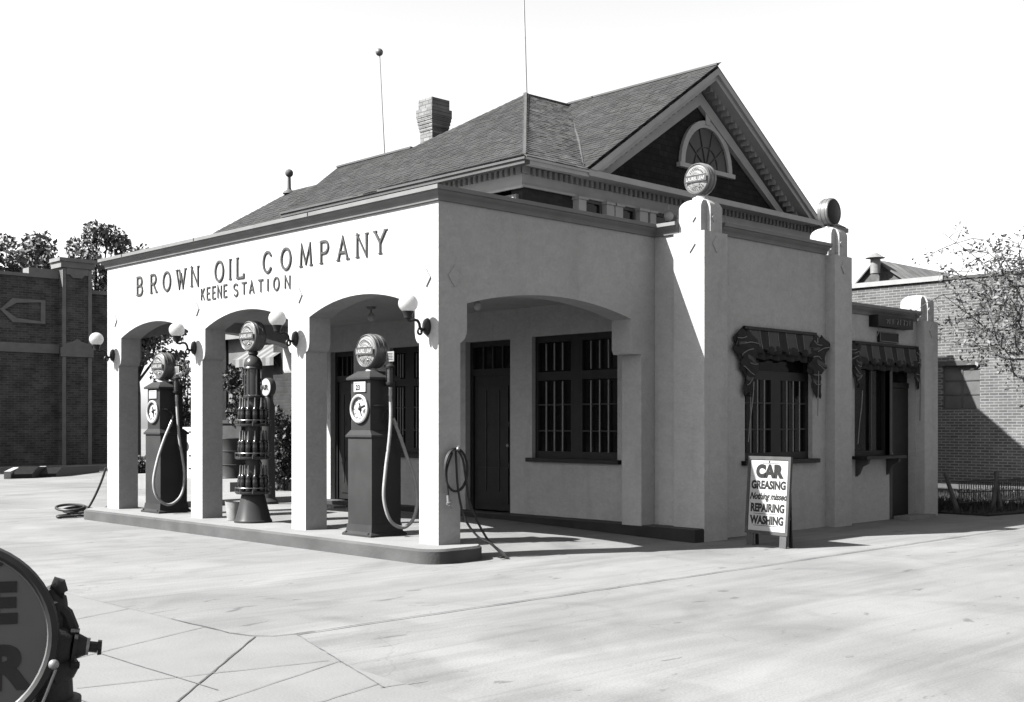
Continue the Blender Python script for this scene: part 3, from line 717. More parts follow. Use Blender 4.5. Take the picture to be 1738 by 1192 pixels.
# ------------------------------------------------------------------ gas globes
def globe(parent, c, r, d, axis, face, words=True, lensmat=None, both=True):
    """flat lens globe: rim body + lenses; axis = lens normal"""
    s = -1                                   # the front lens looks along minus axis
    g = MB(); prof = [(r*.80,-d*.36),(r*.93,-d*.5),(r*.985,-d*.44),(r,-d*.25),(r,d*.25),(r*.985,d*.44),(r*.93,d*.5),(r*.80,d*.36)]
    g.lathe(prof, c, 40, axis, True, True); g.build('rim', TIN, parent)
    ri = MB()
    for f in (-.2,.2): ri.lathe([(r*.99,f*d-.008),(r*1.025,f*d-.008),(r*1.025,f*d+.008),(r*.99,f*d+.008)], c, 40, axis, False, False)
    ri.build('band', TIN, parent)
    l = MB(); l.lathe([(r*.885,-d*.40),(r*.86,-d*.46),(r*.6,-d*.53),(r*.3,-d*.565),(.001,-d*.58)], c, 40, axis, True, False); lo = l.build('lens', lensmat or LENS, parent)
    l = MB(); l.lathe([(r*.885,d*.40),(r*.86,d*.46),(r*.6,d*.53),(r*.3,d*.565),(.001,d*.58)], c, 40, axis, True, False); l.build('lens', lensmat or LENS, parent)
    if words:
        off = -d*.58-.006
        if axis == 'X': P = lambda u, v, e=0: (c[0]+off-e, c[1]-u, c[2]+v); right = (0,-1,0)
        else: P = lambda u, v, e=0: (c[0]+u, c[1]+off-e, c[2]+v); right = (1,0,0)
        def plate(u0, u1, v0, v1, t, e=0):
            m2 = MB(); vs = [P(u,v,e+k) for k in (0,t) for u, v in ((u0,v0),(u1,v0),(u1,v1),(u0,v1))]
            return m2.add(vs, [(0,1,2,3),(4,5,6,7),(0,1,5,4),(1,2,6,5),(2,3,7,6),(3,0,4,7)])
        gm_ = mat('lens_grey', 0.06, .3, .1, 9, 0)
        bw_ = r*.83
        plate(-bw_, bw_, -r*.19, r*.19, .003).build('name_band', gm_, lo)
        m2 = MB()
        for v0, v1 in ((r*.19,r*.225),(-r*.225,-r*.19)): q = plate(-bw_, bw_, v0, v1, .004); m2.add(q.v, q.f)
        m2.build('band_line', BLACK, lo)
        text_mb('LAUREL LEAF', P(0,-r*.105,.0035), right, (0,0,1), r*.31, .002, .0008, sx=.78).build('lettering', WHITE, lo)
        text_mb('GAS', P(0,-r*.5,.001), right, (0,0,1), r*.26, .002, .0015, sx=1.2).build('lettering', mat('faint_ink', .13, .4, .1, 9, 0), lo)
        rg = MB()                               # ring and wreath of the emblem
        for a0, rr in ((0,.80),(0,.40)):
            pts = [P(rr*r*math.cos(R(q)), rr*r*math.sin(R(q)), -.004 if rr > .6 else 0) for q in range(0, 360, 10)]
            rg.tube(pts, r*.012, 5, closed=True)
        for q in list(range(40,141,12))+list(range(220,321,14)):
            u, v = .6*r*math.cos(R(q)), .6*r*math.sin(R(q)); rg.tube([P(u*.93,v*.93), P(u*1.08,v*1.08)], [.004,.009], 5)
        rg.build('emblem', mat('emblem_grey', 0.110, .35, .1, 9, 0), lo)
t = thing('globe_sign', 'round glass oil company globe sign on the nearer tall pier, lettered face towards the street', 'globe sign', (3.9,-.63,4.39), 'round globes on top of the tall piers')
b = MB(); b.lathe([(.105,-.01),(.10,.015),(.06,.03),(.055,.07)], (3.9,-.63,4.39), 20); b.build('neck', WHITE, t)
globe(t, (3.9,-.63,4.645), .205, .17, 'X', 'X')
t = thing('globe_sign', 'round globe sign on the farther tall pier, its dark lens turned to the right', 'globe sign', (7.03,-.63,4.38), 'round globes on top of the tall piers')
b = MB(); b.lathe([(.105,-.01),(.10,.01),(.06,.02),(.055,.05)], (7.03,-.63,4.38), 20); b.build('neck', TIN, t)
globe(t, (7.03,-.63,4.61), .205, .17, 'Y', 'Y', False, LENSDK)

# ------------------------------------------------------------------ clock-face pumps
def clock_pump(yc, label, price, hose, xf=.03):
    t = thing('gas_pump', label, 'gas pump', (xf+.22, yc, .16), 'clock face gas pumps on the island')
    W2 = .235; U2 = .19; xb = xf+.44
    b = MB(); b.bbox(xf, xb, yc-W2, yc+W2, .28, 1.345, .012); b.build('lower_cabinet', PUMPRED, t)
    b = MB(); o1 = [(xf-.05, yc-W2-.05),(xb+.05, yc-W2-.05),(xb+.05, yc+W2+.05),(xf-.05, yc+W2+.05)]; o2 = [(xf-.006, yc-W2-.006),(xb+.006, yc-W2-.006),(xb+.006, yc+W2+.006),(xf-.006, yc+W2+.006)]
    b.add([(p[0],p[1],.161) for p in o1]+[(p[0],p[1],.185) for p in o1]+[(p[0]*.75+q[0]*.25-0,p[1]*.75+q[1]*.25,.215) for p, q in zip(o2,o1)]+[(p[0],p[1],.30) for p in o2],
          [(i,(i+1) % 4,4+(i+1) % 4,4+i) for i in range(4)]+[(4+i,4+(i+1) % 4,8+(i+1) % 4,8+i) for i in range(4)]+[(8+i,8+(i+1) % 4,12+(i+1) % 4,12+i) for i in range(4)]+[(12,13,14,15)])
    bo = b.build('base', PUMPRED, t)
    bl = MB()
    for yy in (-.22,.22): bl.lathe([(.016,0),(.016,.02),(.006,.026)], (xf-.035, yc+yy, .186), 8)
    bl.build('bolts', IRON, bo)
    b = MB(); b.bbox(xf-.022, xb+.022, yc-W2-.022, yc+W2+.022, 1.335, 1.365, .008)
    b.add([(xf-.015,yc-W2-.015,1.364),(xb+.015,yc-W2-.015,1.364),(xb+.015,yc+W2+.015,1.364),(xf-.015,yc+W2+.015,1.364),(xf+.008,yc-U2-.004,1.42),(xb-.04,yc-U2-.004,1.42),(xb-.04,yc+U2+.004,1.42),(xf+.008,yc+U2+.004,1.42)],[(0,1,5,4),(1,2,6,5),(2,3,7,6),(3,0,4,7),(4,5,6,7)])
    b.build('ledge', PUMPRED, t)
    b = MB(); b.bbox(xf+.012, xb-.05, yc-U2, yc+U2, 1.40, 2.03, .012); b.build('upper_cabinet', PUMPRED, t)
    b = MB(); b.bbox(xf-.03, xb-.01, yc-U2-.045, yc+U2+.045, 2.02, 2.05, .01)
    b.add([(xf-.025,yc-U2-.04,2.049),(xb-.015,yc-U2-.04,2.049),(xb-.015,yc+U2+.04,2.049),(xf-.025,yc+U2+.04,2.049),(xf+.06,yc-.12,2.125),(xb-.10,yc-.12,2.125),(xb-.10,yc+.12,2.125),(xf+.06,yc+.12,2.125)],[(0,1,5,4),(1,2,6,5),(2,3,7,6),(3,0,4,7),(4,5,6,7)])
    b.build('cap', PUMPRED, t)
    # dial
    d = MB(); cz = 1.675
    d.lathe([(.135,0),(.165,0),(.172,-.012),(.172,-.03),(.155,-.04),(.142,-.034),(.135,-.02)], (xf+.012,yc,cz), 36, 'X', True, False); dl = d.build('dial_rim', WHITE, t)
    f = MB(); f.lathe([(.14,-.004),(.001,-.005)], (xf+.012,yc,cz), 32, 'X', False, False); f.build('dial_face', WHITE, dl)
    hd = MB()
    for q in range(0,360,30): u, v = math.sin(R(q)), math.cos(R(q)); hd.bar((xf+.004,yc-u*.105,cz+v*.105),(xf+.004,yc-u*.128,cz+v*.128),.010,.003)
    hd.bar((xf+.000,yc+.01,cz+.03),(xf+.000,yc-.035,cz-.085),.014,.003); hd.bar((xf-.001,yc-.03,cz-.01),(xf-.001,yc+.01,cz+.07),.02,.003)
    hd.lathe([(.022,0),(.022,-.012),(.01,-.018)], (xf+.003,yc-.0,cz), 12, 'X'); hd.build('dial_hand', BLACK, dl)
    # price card
    p = MB(); p.bbox(xf-.004, xf+.013, yc-.115, yc+.115, 1.875, 2.0, .004); pc = p.build('price_card', WHITE, t)
    if price: text_mb(price, (xf-.0045,yc+.03,1.90), (0,-1,0), (0,0,1), .085, .002, .003).build('price_figures', BLACK, pc)
    ln = MB(); ln.box(xf-.0062,xf-.0042,yc-.10,yc+.10,1.978,1.983); ln.build('card_line', BLACK, pc)
    # globe
    n_ = MB(); n_.lathe([(.075,0),(.07,.02),(.045,.03),(.045,.05)], (xf+.18,yc,2.124), 18); n_.build('globe_neck', WHITE, t)
    globe(t, (xf+.18,yc,2.365), .205, .19, 'X', 'X')
    # sight glass on the side, small notice above it
    ys = yc-U2-.09; xs_ = xf+.24
    sg = MB(); sg.lathe([(.05,0),(.055,.015),(.055,.035),(.03,.04)], (xs_,ys,1.955), 14); sg.lathe([(.055,0),(.058,.02),(.04,.04),(.015,.055)], (xs_,ys,2.16), 14)
    for a in range(4): u, v = .047*math.cos(PI/4+a*PI/2), .047*math.sin(PI/4+a*PI/2); sg.tube([(xs_+u,ys+v,1.98),(xs_+u,ys+v,2.17)], .006, 6)
    sg.bar((xs_,ys,2.18),(xs_,yc-U2+.01,2.18),.03); sg.bar((xs_,ys,1.97),(xs_,yc-U2+.01,1.97),.04); sg.lathe([(.02,0),(.024,-.05),(.02,-.10)], (xs_,ys,1.955), 10); so2 = sg.build('sight_glass_frame', IRON, t)
    gl = MB(); gl.lathe([(.036,0),(.036,.165)], (xs_,ys,1.992), 14); gl.build('sight_glass', mat('sight_fluid', .04, .1, .1, 5, 0), so2)
    nb = MB(); nb.bbox(xs_-.006,xs_+.006,ys-.075,ys+.075,2.235,2.355,.004); no = nb.build('notice_plate', mat('notice_pale', 0.180, .5, .1, 8, 0), so2)
    for k in range(5):
        lm = MB(); z = 2.257+k*.018; lm.box(xs_-.0078,xs_-.0062,ys-.055+.006*(k % 2),ys+.055-.01*(k % 3),z,z+.007); lm.build('notice_line', SIGNINK, no)
    # hose loop and nozzle
    h = MB(); h.tube(curve_pts(hose, 8), .021, 12); h.build('hose', RUBBER, t)
    f2 = MB(); top_ = Vector(hose[0]); f2.tube([top_+Vector((0,0,.07)), top_-Vector((0,0,.03))], .026, 10); f2.build('hose_coupling', BRASS, t)
    e = Vector(hose[-1]); e2 = Vector(hose[-2]); dr = (e-e2).normalized()
    nz = MB(); nz.tube([e-dr*.02, e+dr*.07], [.026,.02], 10); nz.build('nozzle_ferrule', BRASS, t)
    nz = MB(); nz.tube(curve_pts([e+dr*.07, e+dr*.13+Vector((0,.01,.02)), e+dr*.16+Vector((-.05,.04,.06)), (xf+.10,yc-U2-.03,1.71), (xf-.01,yc-.13,1.71), (xf-.035,yc-.04,1.675)], 6), [.014]*31, 8); nz.build('nozzle', IRON, t)
    gd = MB(); c = Vector((xs_-.02,ys+.05,1.58)); gd.tube([c+Vector((.045*math.cos(R(q)),0,.075*math.sin(R(q)))) for q in range(0,360,24)], .007, 6, closed=True); gd.build('nozzle_guard', IRON, t)
    return t
clock_pump(1.475, 'nearest dark clock face pump with a price card reading 23, under the last arch', '23',
   [(.27,1.195,1.86),(.26,1.17,1.6),(.22,1.15,1.3),(.15,1.13,.95),(.11,1.11,.62),(.19,1.09,.36),(.37,1.08,.265),(.53,1.08,.36),(.595,1.09,.58),(.565,1.11,.85),(.48,1.15,1.12),(.41,1.17,1.32),(.34,1.19,1.50)])
clock_pump(6.62, 'farthest clock face pump with a round white dial, under the first arch', '',
   [(.27,6.34,1.86),(.27,6.31,1.6),(.29,6.29,1.25),(.33,6.28,1.0),(.36,6.27,.74),(.32,6.26,.47),(.20,6.25,.33),(.05,6.24,.30),(-.10,6.24,.42),(-.15,6.25,.64),(-.08,6.27,.95),(.04,6.30,1.25),(.16,6.33,1.48)])

# ------------------------------------------------------------------ visible pump with the oil bottle rack round it
PX, PY = .20, 4.10
t = thing('bottle_rack_pump', 'round glass cylinder pump ringed by three tiers of dark oil bottles', 'oil pump', (PX,PY,.16))
b = MB(); b.lathe([(.255,.161),(.255,.185),(.235,.21),(.15,.56),(.14,.60)], (PX,PY,0), 32); b.build('base', PUMPRED, t)
b = MB(); b.lathe([(.10,.6),(.10,1.84)], (PX,PY,0), 20); b.build('column', PUMPDK, t)
b = MB(); b.lathe([(.12,1.83),(.135,1.85),(.135,1.875),(.11,1.89)], (PX,PY,0), 28); b.lathe([(.128,2.235),(.132,2.25),(.122,2.27),(.128,2.285),(.12,2.33),(.095,2.385),(.062,2.41),(.05,2.425),(.068,2.445),(.064,2.475),(.045,2.485)], (PX,PY,0), 28); b.build('dome', PUMPDK, t)
b = MB(); b.lathe([(.10,1.885),(.10,2.24)], (PX,PY,0), 28); b.build('glass_cylinder', mat('cylinder_glass', .02, .06, .2, 4, 0, spec=.35), t)
b = MB()
for k in range(6): a = PI*k/3+.35; b.tube([(PX+.114*math.cos(a),PY+.114*math.sin(a),1.88),(PX+.114*math.cos(a),PY+.114*math.sin(a),2.24)], .007, 6)
b.build('guard_rod', SPOUT, t)
globe(t, (PX,PY,2.685), .205, .18, 'X', 'X')
TIERS = [(.575,'bottom'),(1.045,'middle'),(1.49,'top')]
for z, nm in TIERS:
    r = MB(); r.lathe([(.10,z-.03),(.225,z-.03),(.235,z-.015),(.235,z+.006),(.10,z+.006)], (PX,PY,0), 32); ro = r.build('rack_shelf', PUMPDK, t)
    r = MB(); r.tube([(PX+.238*math.cos(2*PI*k/40),PY+.238*math.sin(2*PI*k/40),z+.055) for k in range(40)], .006, 6, closed=True)
    r.build('rack_rod', SPOUT, ro)
    r = MB()
    for k in range(8): a = 2*PI*k/8+.2; r.bar((PX+.236*math.cos(a),PY+.236*math.sin(a),z-.02),(PX+.236*math.cos(a),PY+.236*math.sin(a),z+.055),.008)
    r.build('rack_strut', SPOUT, ro)
def bottle(x, y, z):
    o = thing('oil_bottle', 'x', 'oil bottle', (x,y,z), 'x')
    b = MB(); b.lathe([(.034,0),(.038,.01),(.038,.05),(.033,.062),(.040,.075),(.040,.15),(.034,.168),(.038,.18),(.035,.20),(.018,.225)], (x,y,z), 14); b.build('glass', BOTTLE, o)
    s = MB(); s.lathe([(.020,.222),(.017,.235),(.008,.35),(.006,.352)], (x,y,z), 10); s.build('spout', SPOUT, o)
    return o
b0 = None
for z, nm in TIERS:
    for k in range(12):
        a = 2*PI*k/12+.12; x, y = PX+.172*math.cos(a), PY+.172*math.sin(a)
        if b0 is None: o = b0 = bottle(x, y, z+.008)
        else: o = copy_tree(b0); o.location = (x, y, z+.008)
        o['label'] = 'long spouted dark oil bottle in the %s tier of the pump rack' % nm; o['group'] = 'oil bottles in the %s tier of the rack' % nm
# bucket beside it
BX, BY = .17, 4.52
t = thing('bucket', 'pale tin bucket beside the foot of the bottle rack pump', 'bucket', (BX,BY,.16))
b = MB(); b.lathe([(.10,.162),(.105,.165),(.135,.42),(.14,.425),(.132,.425),(.10,.18)], (BX,BY,0), 24); b.build('body', mat('galvanised', 0.200, .45, .15, 9, .1, 40), t)
b = MB(); b.tube([(BX,BY+.138*math.cos(R(q)),.41-.10*math.sin(R(q))*.6) for q in range(0,181,15)], .005, 6); b.build('handle', IRON, t)

# ------------------------------------------------------------------ hoses
t = thing('air_hose', 'coiled black air hose hung on the corner pillar with its tail over the kerb', 'hose', (.2,-.02,1.2))
h = MB(); yy = -.03
coil = [(.20+.165*math.cos(R(q))*(1+.05*math.sin(R(q*1.3))), yy-.02-.012*(q/360), .985+.235*math.sin(R(q))) for q in range(90, 90+360*2, 15)]
coil += [(.21,yy-.05,1.21),(.28,yy-.06,1.1),(.33,yy-.06,.85),(.37,yy-.08,.6),(.46,yy-.12,.38),(.56,yy-.2,.17),(.62,-.42,.04),(.50,-.46,.025)]
h.tube(curve_pts(coil,3), .013, 8)
h.tube(curve_pts([(.20,yy-.03,1.2),(.20,yy-.04,1.05),(.22,yy-.05,.75),(.28,yy-.09,.45),(.38,-.22,.25),(.46,-.34,.175),(.53,-.42,.08),(.58,-.5,.015)],6), .013, 8)
h.tube(curve_pts([(.15,yy-.03,1.18),(.07,yy-.03,1.0),(.065,yy-.035,.86),(.085,yy-.035,.70)],6), .012, 8)
h.build('coil', BLACKRUB, t)
h = MB(); h.tube([(.085,yy-.035,.71),(.088,yy-.035,.64)], .02, 8); h.tube([(.06,yy-.04,.615),(.125,yy-.05,.64)], .017, 8); h.tube([(.10,yy-.04,.6),(.13,yy-.05,.57)], .014, 8); h.build('nozzle', BRASS, t)
h = MB(); h.tube([(.20,0,1.21),(.20,-.09,1.215),(.20,-.11,1.25)], .012, 8); h.ball((.2,-.1,1.22), .022, 8); h.build('hook', BRASS, t)
t = thing('water_hose', 'black hose heaped on the apron at the far end of the island', 'hose', (-.1,8.5,.0))
h = MB(); c = Vector((-.2,8.55,.0))
ring = []
for k in range(3):
    for q in range(0,360,20): ring.append((-.12-.10*k+.27*math.cos(R(q))*.75, 8.62+.05*k+.27*math.sin(R(q)), .03+.045*k+.05*(1+math.sin(R(q*1+40)))*.6))
h.tube(curve_pts(ring,3), .022, 8)
h.tube(curve_pts([(-.02,8.08,.80),(-.05,8.16,.6),(-.08,8.3,.38),(-.12,8.42,.2),(-.15,8.5,.1),(.05,8.6,.10)],6), .018, 8)
h.tube(curve_pts([(.05,8.4,.1),(.15,8.3,.17),(.25,8.2,.2),(.3,8.1,.17)],5), .02, 8)
h.tube(curve_pts([(-.3,8.7,.03),(-.55,8.6,.03),(-.62,8.45,.03),(-.4,8.4,.03)],6), .024, 8)
h.build('coil', BLACKRUB, t)

# ------------------------------------------------------------------ sandwich board
L0 = Vector((3.80,-1.385,0)); R0 = Vector((3.725,-2.045,0)); ax = (R0-L0); wid = ax.length; ax.normalize(); nrm = Vector((ax.y,-ax.x,0))   # towards the street
if nrm.x > 0: nrm = -nrm
up = (Vector((0,0,1)) - nrm*.075).normalized(); fn = ax.cross(up).normalized()
t = thing('sandwich_board', 'white sandwich board lettered CAR GREASING standing before the barred side window', 'sign', ((L0+R0)/2))
def brd(u0, u1, v0, v1, d0, d1):
    m2 = MB(); vs = [L0 + ax*u + up*v + fn*d for d in (d0, d1) for u, v in ((u0,v0),(u1,v0),(u1,v1),(u0,v1))]
    return m2.add(vs, [(0,1,2,3),(4,5,6,7),(0,1,5,4),(1,2,6,5),(2,3,7,6),(3,0,4,7)])
V0, V1 = .15, 1.10
brd(.04, wid-.04, V0+.04, V1-.04, -.012, .004).build('panel', SIGNW, t)
fr = MB()
for a in ((0,.04,V0,V1),(wid-.04,wid,V0,V1),(.04,wid-.04,V0,V0+.04),(.04,wid-.04,V1-.04,V1)): q = brd(a[0],a[1],a[2],a[3],-.02,.016); fr.add(q.v, q.f)
fr.build('frame', mat('board_frame', 0.05, .6, .15, 8, .1, 40), t)
for u in (.03, wid-.12):
    q = brd(u, u+.10, 0.0, V0-.001, -.016, .008); q.build('leg', mat('board_leg', 0.060, .7, .15, 8, 0), t)
bk = MB()
for u in (.05, wid-.09):
    a = L0 + ax*(u+.02) + up*(V1-.03) - fn*.03; b_ = L0 + ax*(u+.02) - nrm*.15; bk.bar(a, b_, .04, .02)
bk.bar(L0+ax*.05-nrm*.12+Vector((0,0,.35)), L0+ax*(wid-.05)-nrm*.12+Vector((0,0,.35)), .03); bk.build('rear_leg', DARKWOOD, t)
SC = L0 + ax*(wid/2) + fn*.0042
def line(txt, v, size, bold, shear=0, sx=1.):
    return text_mb(txt, SC + up*v, ax, up, size, .0015, bold, shear, sx=sx)
for txt, v, size, bold, shr, sx in (('CAR',.85,.20,.017,0,1.0),('GREASING',.705,.135,.007,0,.84),('Nothing missed',.575,.112,.0045,.35,.80),('REPAIRING',.425,.135,.007,0,.80),('WASHING',.275,.135,.007,0,.82)):
    line(txt, v, size, bold, shr, sx).build('lettering', SIGNINK, t)
ru = MB()
for v, u0, u1 in ((1.012,.22,.48),(.395,.12,.5),(.25,.12,.55)): q = brd(u0,u1,v,v+.006,.004,.0052); ru.add(q.v,q.f)
q = brd(wid/2-.012,wid/2+.012,1.022,1.045,.004,.0055); ru.add(q.v,q.f); ru.build('flourish', SIGNINK, t)

# ------------------------------------------------------------------ round kerb sign in the near corner
def px_point(x, y, d):                      # only used to survey where the sign stood
    la = (x-869)/2009*d; return Vector((-8.48 + .7178*la + .6963*d, -9.902 - .6963*la + .7178*d, 1.5-(y-719)/2009*d))
SP = px_point(-80, 1085, 4.4); SR = .372
sn = Vector((-.45,-.89,0)).normalized(); su = Vector((0,0,1)); sr = Vector((-sn.y, sn.x, 0))
if sr.dot(Vector((.7178,-.6963,0))) < 0: sr = -sr
t = thing('round_kerb_sign', 'big round dark sign on an iron stand at the kerb, lettered E and R', 'sign', (SP.x,SP.y,0))
def sgn(u, v, w=0): return SP + sr*u + su*v + sn*w
def sdisc(prof, smooth=True):
    m2 = MB(); n = 56
    for r_, w in prof:
        for i in range(n): a = 2*PI*i/n; m2.v.append(tuple(sgn(r_*math.cos(a), r_*math.sin(a), w)))
    for j in range(len(prof)-1):
        for i in range(n): m2.f.append([j*n+i, j*n+(i+1) % n, (j+1)*n+(i+1) % n, (j+1)*n+i]); m2.sm.append(smooth)
    return m2
m2 = sdisc([(.001,-.03),(SR*.9,-.03),(SR*.9,.012),(.001,.012)], False); do = m2.build('disc', mat('sign_face', 0.085, .35, .12, 3, .03, 12), t)
sdisc([(SR*.895,-.035),(SR*.895,.02),(SR*.93,.03),(SR*.985,.028),(SR,.0),(SR*.985,-.035),(SR*.895,-.036)]).build('rim', BLACK, t)
sdisc([(SR*.878,.0125),(SR*.886,.018),(SR*.895,.0205)]).build('bright_ring', mat('bright_enamel', 0.12, .3, .05, 5, 0), t)
for ch, u, v, sz in (('E',.165,.06,.20),('R',.185,-.19,.22)):
    text_mb(ch, sgn(u,v,.0125), sr, su, sz, .003, .012, sx=1.05).build('lettering', BLACK, do)
text_mb('e', sgn(.15,.27,.0125), sr, su, .09, .003, .006).build('lettering', BLACK, do)
sg2 = lambda u, v, w=0: sgn(.30+(u-.30)*.86, v, w-.065)
m2 = MB()                                   # iron stand at its right edge
m2.tube([sg2(.30,-.75,-.08), sg2(.315,-.30,-.08)], [.115,.108], 20); m2.tube([sg2(.315,-.31,-.08), sg2(.316,-.27,-.08)], [.13,.13], 20)
m2.tube([sg2(.317,-.27,-.08), sg2(.33,-.02,-.07)], [.10,.075], 18); m2.tube([sg2(.33,-.03,-.07), sg2(.332,.0,-.07)], [.095,.095], 18)
m2.tube(curve_pts([sg2(.335,.0,-.06), sg2(.35,.07,-.055), sg2(.345,.125,-.045), sg2(.325,.16,-.04)],5), [.062]*5+[.052]*5+[.042]*6, 14)
m2.build('stand', mat('cast_iron', .022, .6, .3, 14, .35, 45), t)
def lug(pts, r, nm='clamp', n=6): q = MB(); q.tube(pts, r, n); return q.build(nm, mat('cast_iron', .022), t)
lug([sg2(.345,.185,-.02), sg2(.375,.175,-.02), sg2(.39,.145,-.02)], [.026,.030,.022], 'knob', 10)
lug([sg2(.345,.145,-.03), sg2(.395,.135,-.03)], .020, 'wing_nut', 6)
lug([sg2(.36,.10,-.035), sg2(.40,.06,-.035), sg2(.425,.0,-.04), sg2(.435,-.03,-.04)], [.022,.030,.030,.018], 'clamp', 8)
lug([sg2(.40,-.005,-.04), sg2(.448,-.025,-.04)], .026, 'clamp_nut', 6)
lug([sg2(.33,-.055,-.05), sg2(.40,-.062,-.045), sg2(.435,-.066,-.04)], [.095,.078,.060], 'boss', 18)
lug([sg2(.435,-.066,-.04), sg2(.45,-.068,-.04)], .068, 'flange', 18); lug([sg2(.45,-.068,-.04), sg2(.49,-.072,-.04)], [.05,.034], 'boss', 18)
for vv in (.0,-.13): lug([sg2(.425,vv-.006,-.01), sg2(.462,vv-.008,-.01)], .014, 'flange_nut', 6)
lug([sg2(.35,-.16,-.05), sg2(.41,-.145,-.05), sg2(.44,-.125,-.045)], [.075,.052,.03], 'brace', 12)
m2 = MB(); m2.tube([sgn(.465,-.072,-.105), sgn(.505,-.078,-.105)], [.022,.022], 8); m2.tube([sgn(.505,-.078,-.105), sgn(.52,-.079,-.105)], [.032,.030], 6); m2.build('bolt', IRON, t)
m2 = MB(); m2.tube([sgn(.462,-.071,-.105), sgn(.474,-.073,-.105)], [.034,.034], 10); m2.tube(curve_pts([sgn(.36,-.13,.02), sgn(.31,-.26,.02), sgn(.27,-.34,.02), sgn(.30,-.4,.02)],5), .006, 6); m2.ball(tuple(sgn(.352,-.11,.025)), .02, 8); m2.build('clip', mat('dull_steel', .22, .4, .2, 14, 0, metal=.4), t)

# ------------------------------------------------------------------ mansion behind the station
hs = thing('brick_house', 'large dark brick house with shingled hip roof and dentilled pediment behind the station', 'house', (12,10,0))
ZE = 6.08
w_ = MB(); w_.box(6.25, 15.6, 5.02, 5.3, 0, ZE-.3); w_.build('front_wall', HBRICK, hs)
w_ = MB(); w_.box(6.24, 6.5, 5.301, 13.0, 0, ZE-.55); w_.box(6.8, 7.1, 13.001, 16.0, 0, ZE-.3); w_.box(15.3,15.6,5.301,12,0,ZE-.55); w_.box(6.501,15.299,11.7,12,0,ZE-.3); w_.build('side_wall', tilemat('house_brick_y','Y',0.018, 0.028, 0.025,.22,.07,.006), hs)
def shingle_mat(k=1.):
    m = bpy.data.materials.new('roof_shingle'); m.use_nodes = True; n = m.node_tree.nodes; l = m.node_tree.links; b = n['Principled BSDF']
    b.inputs['Roughness'].default_value = .85; b.inputs['Specular IOR Level'].default_value = .12
    g = n.new('ShaderNodeNewGeometry'); r = n.new('ShaderNodeMapRange'); r.inputs[3].default_value = .0115*k; r.inputs[4].default_value = .0195*k*(1.25 if k > 1 else 1); l.new(g.outputs['Random Per Island'], r.inputs[0])
    tc = n.new('ShaderNodeTexCoord'); no = n.new('ShaderNodeTexNoise'); no.inputs['Scale'].default_value = 1.3; no.inputs['Detail'].default_value = 8; l.new(tc.outputs['Object'], no.inputs[0])
    r2 = n.new('ShaderNodeMapRange'); r2.inputs[1].default_value = .35; r2.inputs[2].default_value = .65; r2.inputs[3].default_value = .85; r2.inputs[4].default_value = 1.15; l.new(no.outputs[0], r2.inputs[0])
    q = n.new('ShaderNodeMath'); q.operation = 'MULTIPLY'; l.new(r.outputs[0], q.inputs[0]); l.new(r2.outputs[0], q.inputs[1]); l.new(q.outputs[0], b.inputs['Base Color'])
    return m
SHINGLE = shingle_mat(); srnd = random.Random(3)
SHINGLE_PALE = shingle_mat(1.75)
def shingles(name, poly, expo=.125, m=None):
    P = [Vector(p) for p in poly]; nrm = None
    for i in range(2, len(P)):
        nrm = (P[1]-P[0]).cross(P[i]-P[0])
        if nrm.length > .1: break
    nrm.normalize()
    if nrm.z < 0: nrm = -nrm
    u = Vector((0,0,1)).cross(nrm).normalized(); v = nrm.cross(u); o = P[0]
    Q = [((p-o).dot(u), (p-o).dot(v)) for p in P]; m2 = MB(); v0 = min(q[1] for q in Q); v1 = max(q[1] for q in Q); y = v0-.02
    while y < v1:
        yc = min(max(y+expo*.35, v0+.002), v1-.002); xs_ = []
        for i in range(len(Q)):
            a, b = Q[i], Q[(i+1) % len(Q)]
            if (a[1] <= yc) != (b[1] <= yc): xs_.append(a[0]+(b[0]-a[0])*(yc-a[1])/(b[1]-a[1]))
        xs_.sort()
        for a, b in zip(xs_[::2], xs_[1::2]):
            x = a
            while x < b-.01:
                w = min(srnd.uniform(.08,.20), b-x); t = srnd.uniform(.006,.015); d0 = srnd.uniform(-.007,.007); L = expo+.05
                c = [o+u*(x+.003)+v*(y+d0), o+u*(x+w-.003)+v*(y+d0), o+u*(x+w-.003)+v*(y+L), o+u*(x+.003)+v*(y+L)]
                m2.add([c[0]+nrm*t, c[1]+nrm*t, c[2]+nrm*.002, c[3]+nrm*.002, c[0]-nrm*.01, c[1]-nrm*.01], [(0,1,2,3),(4,5,1,0),(0,3,4),(1,5,2)])
                x += w
        y += expo
    return m2.build(name, m or SHINGLE, hs, fix=False)
def roofpart(name, polys, m, t=.10):
    r = MB()
    for p in polys: r.slab(p, t)
    return r.build(name, m, hs)
P_ = (9.77,8.48,8.70)
roofpart('roof', [[(5.79,4.5,ZE),P_,(8.0,10.25,7.53),(8.0,13.0,7.53),(5.79,11.95,ZE)]], SHY)
roofpart('roof', [[(5.79,4.5,ZE),(7.35,4.5,ZE),(11.28,8.48,8.70),P_]], SHX)
roofpart('roof', [[(9.77,8.48,8.70),(11.28,8.48,8.70),(13,12,6.4),(8.0,10.25,7.53)],[(8.0,10.25,7.53),(11,11,6.3),(11,13,5.8),(8,13,7.53)],[(5.79,11.95,ZE),(8,13,7.53),(8.2,14.5,6.1)]], SHX)
roofpart('roof', [[(15.0,4.5,ZE),(16.35,4.5,ZE),(12.4,8.48,8.70),(11.28,8.48,8.70)],[(16.35,4.5,ZE),(16.35,13,ZE),(12.4,8.48,8.70)]], SHX)
e = MB(); e.box(15.201,16.4,4.46,4.62,ZE-.13,ZE-.03); e.box(16.2,16.4,4.621,12,ZE-.13,ZE-.06); e.build('eave_fascia', HTRIM, hs)
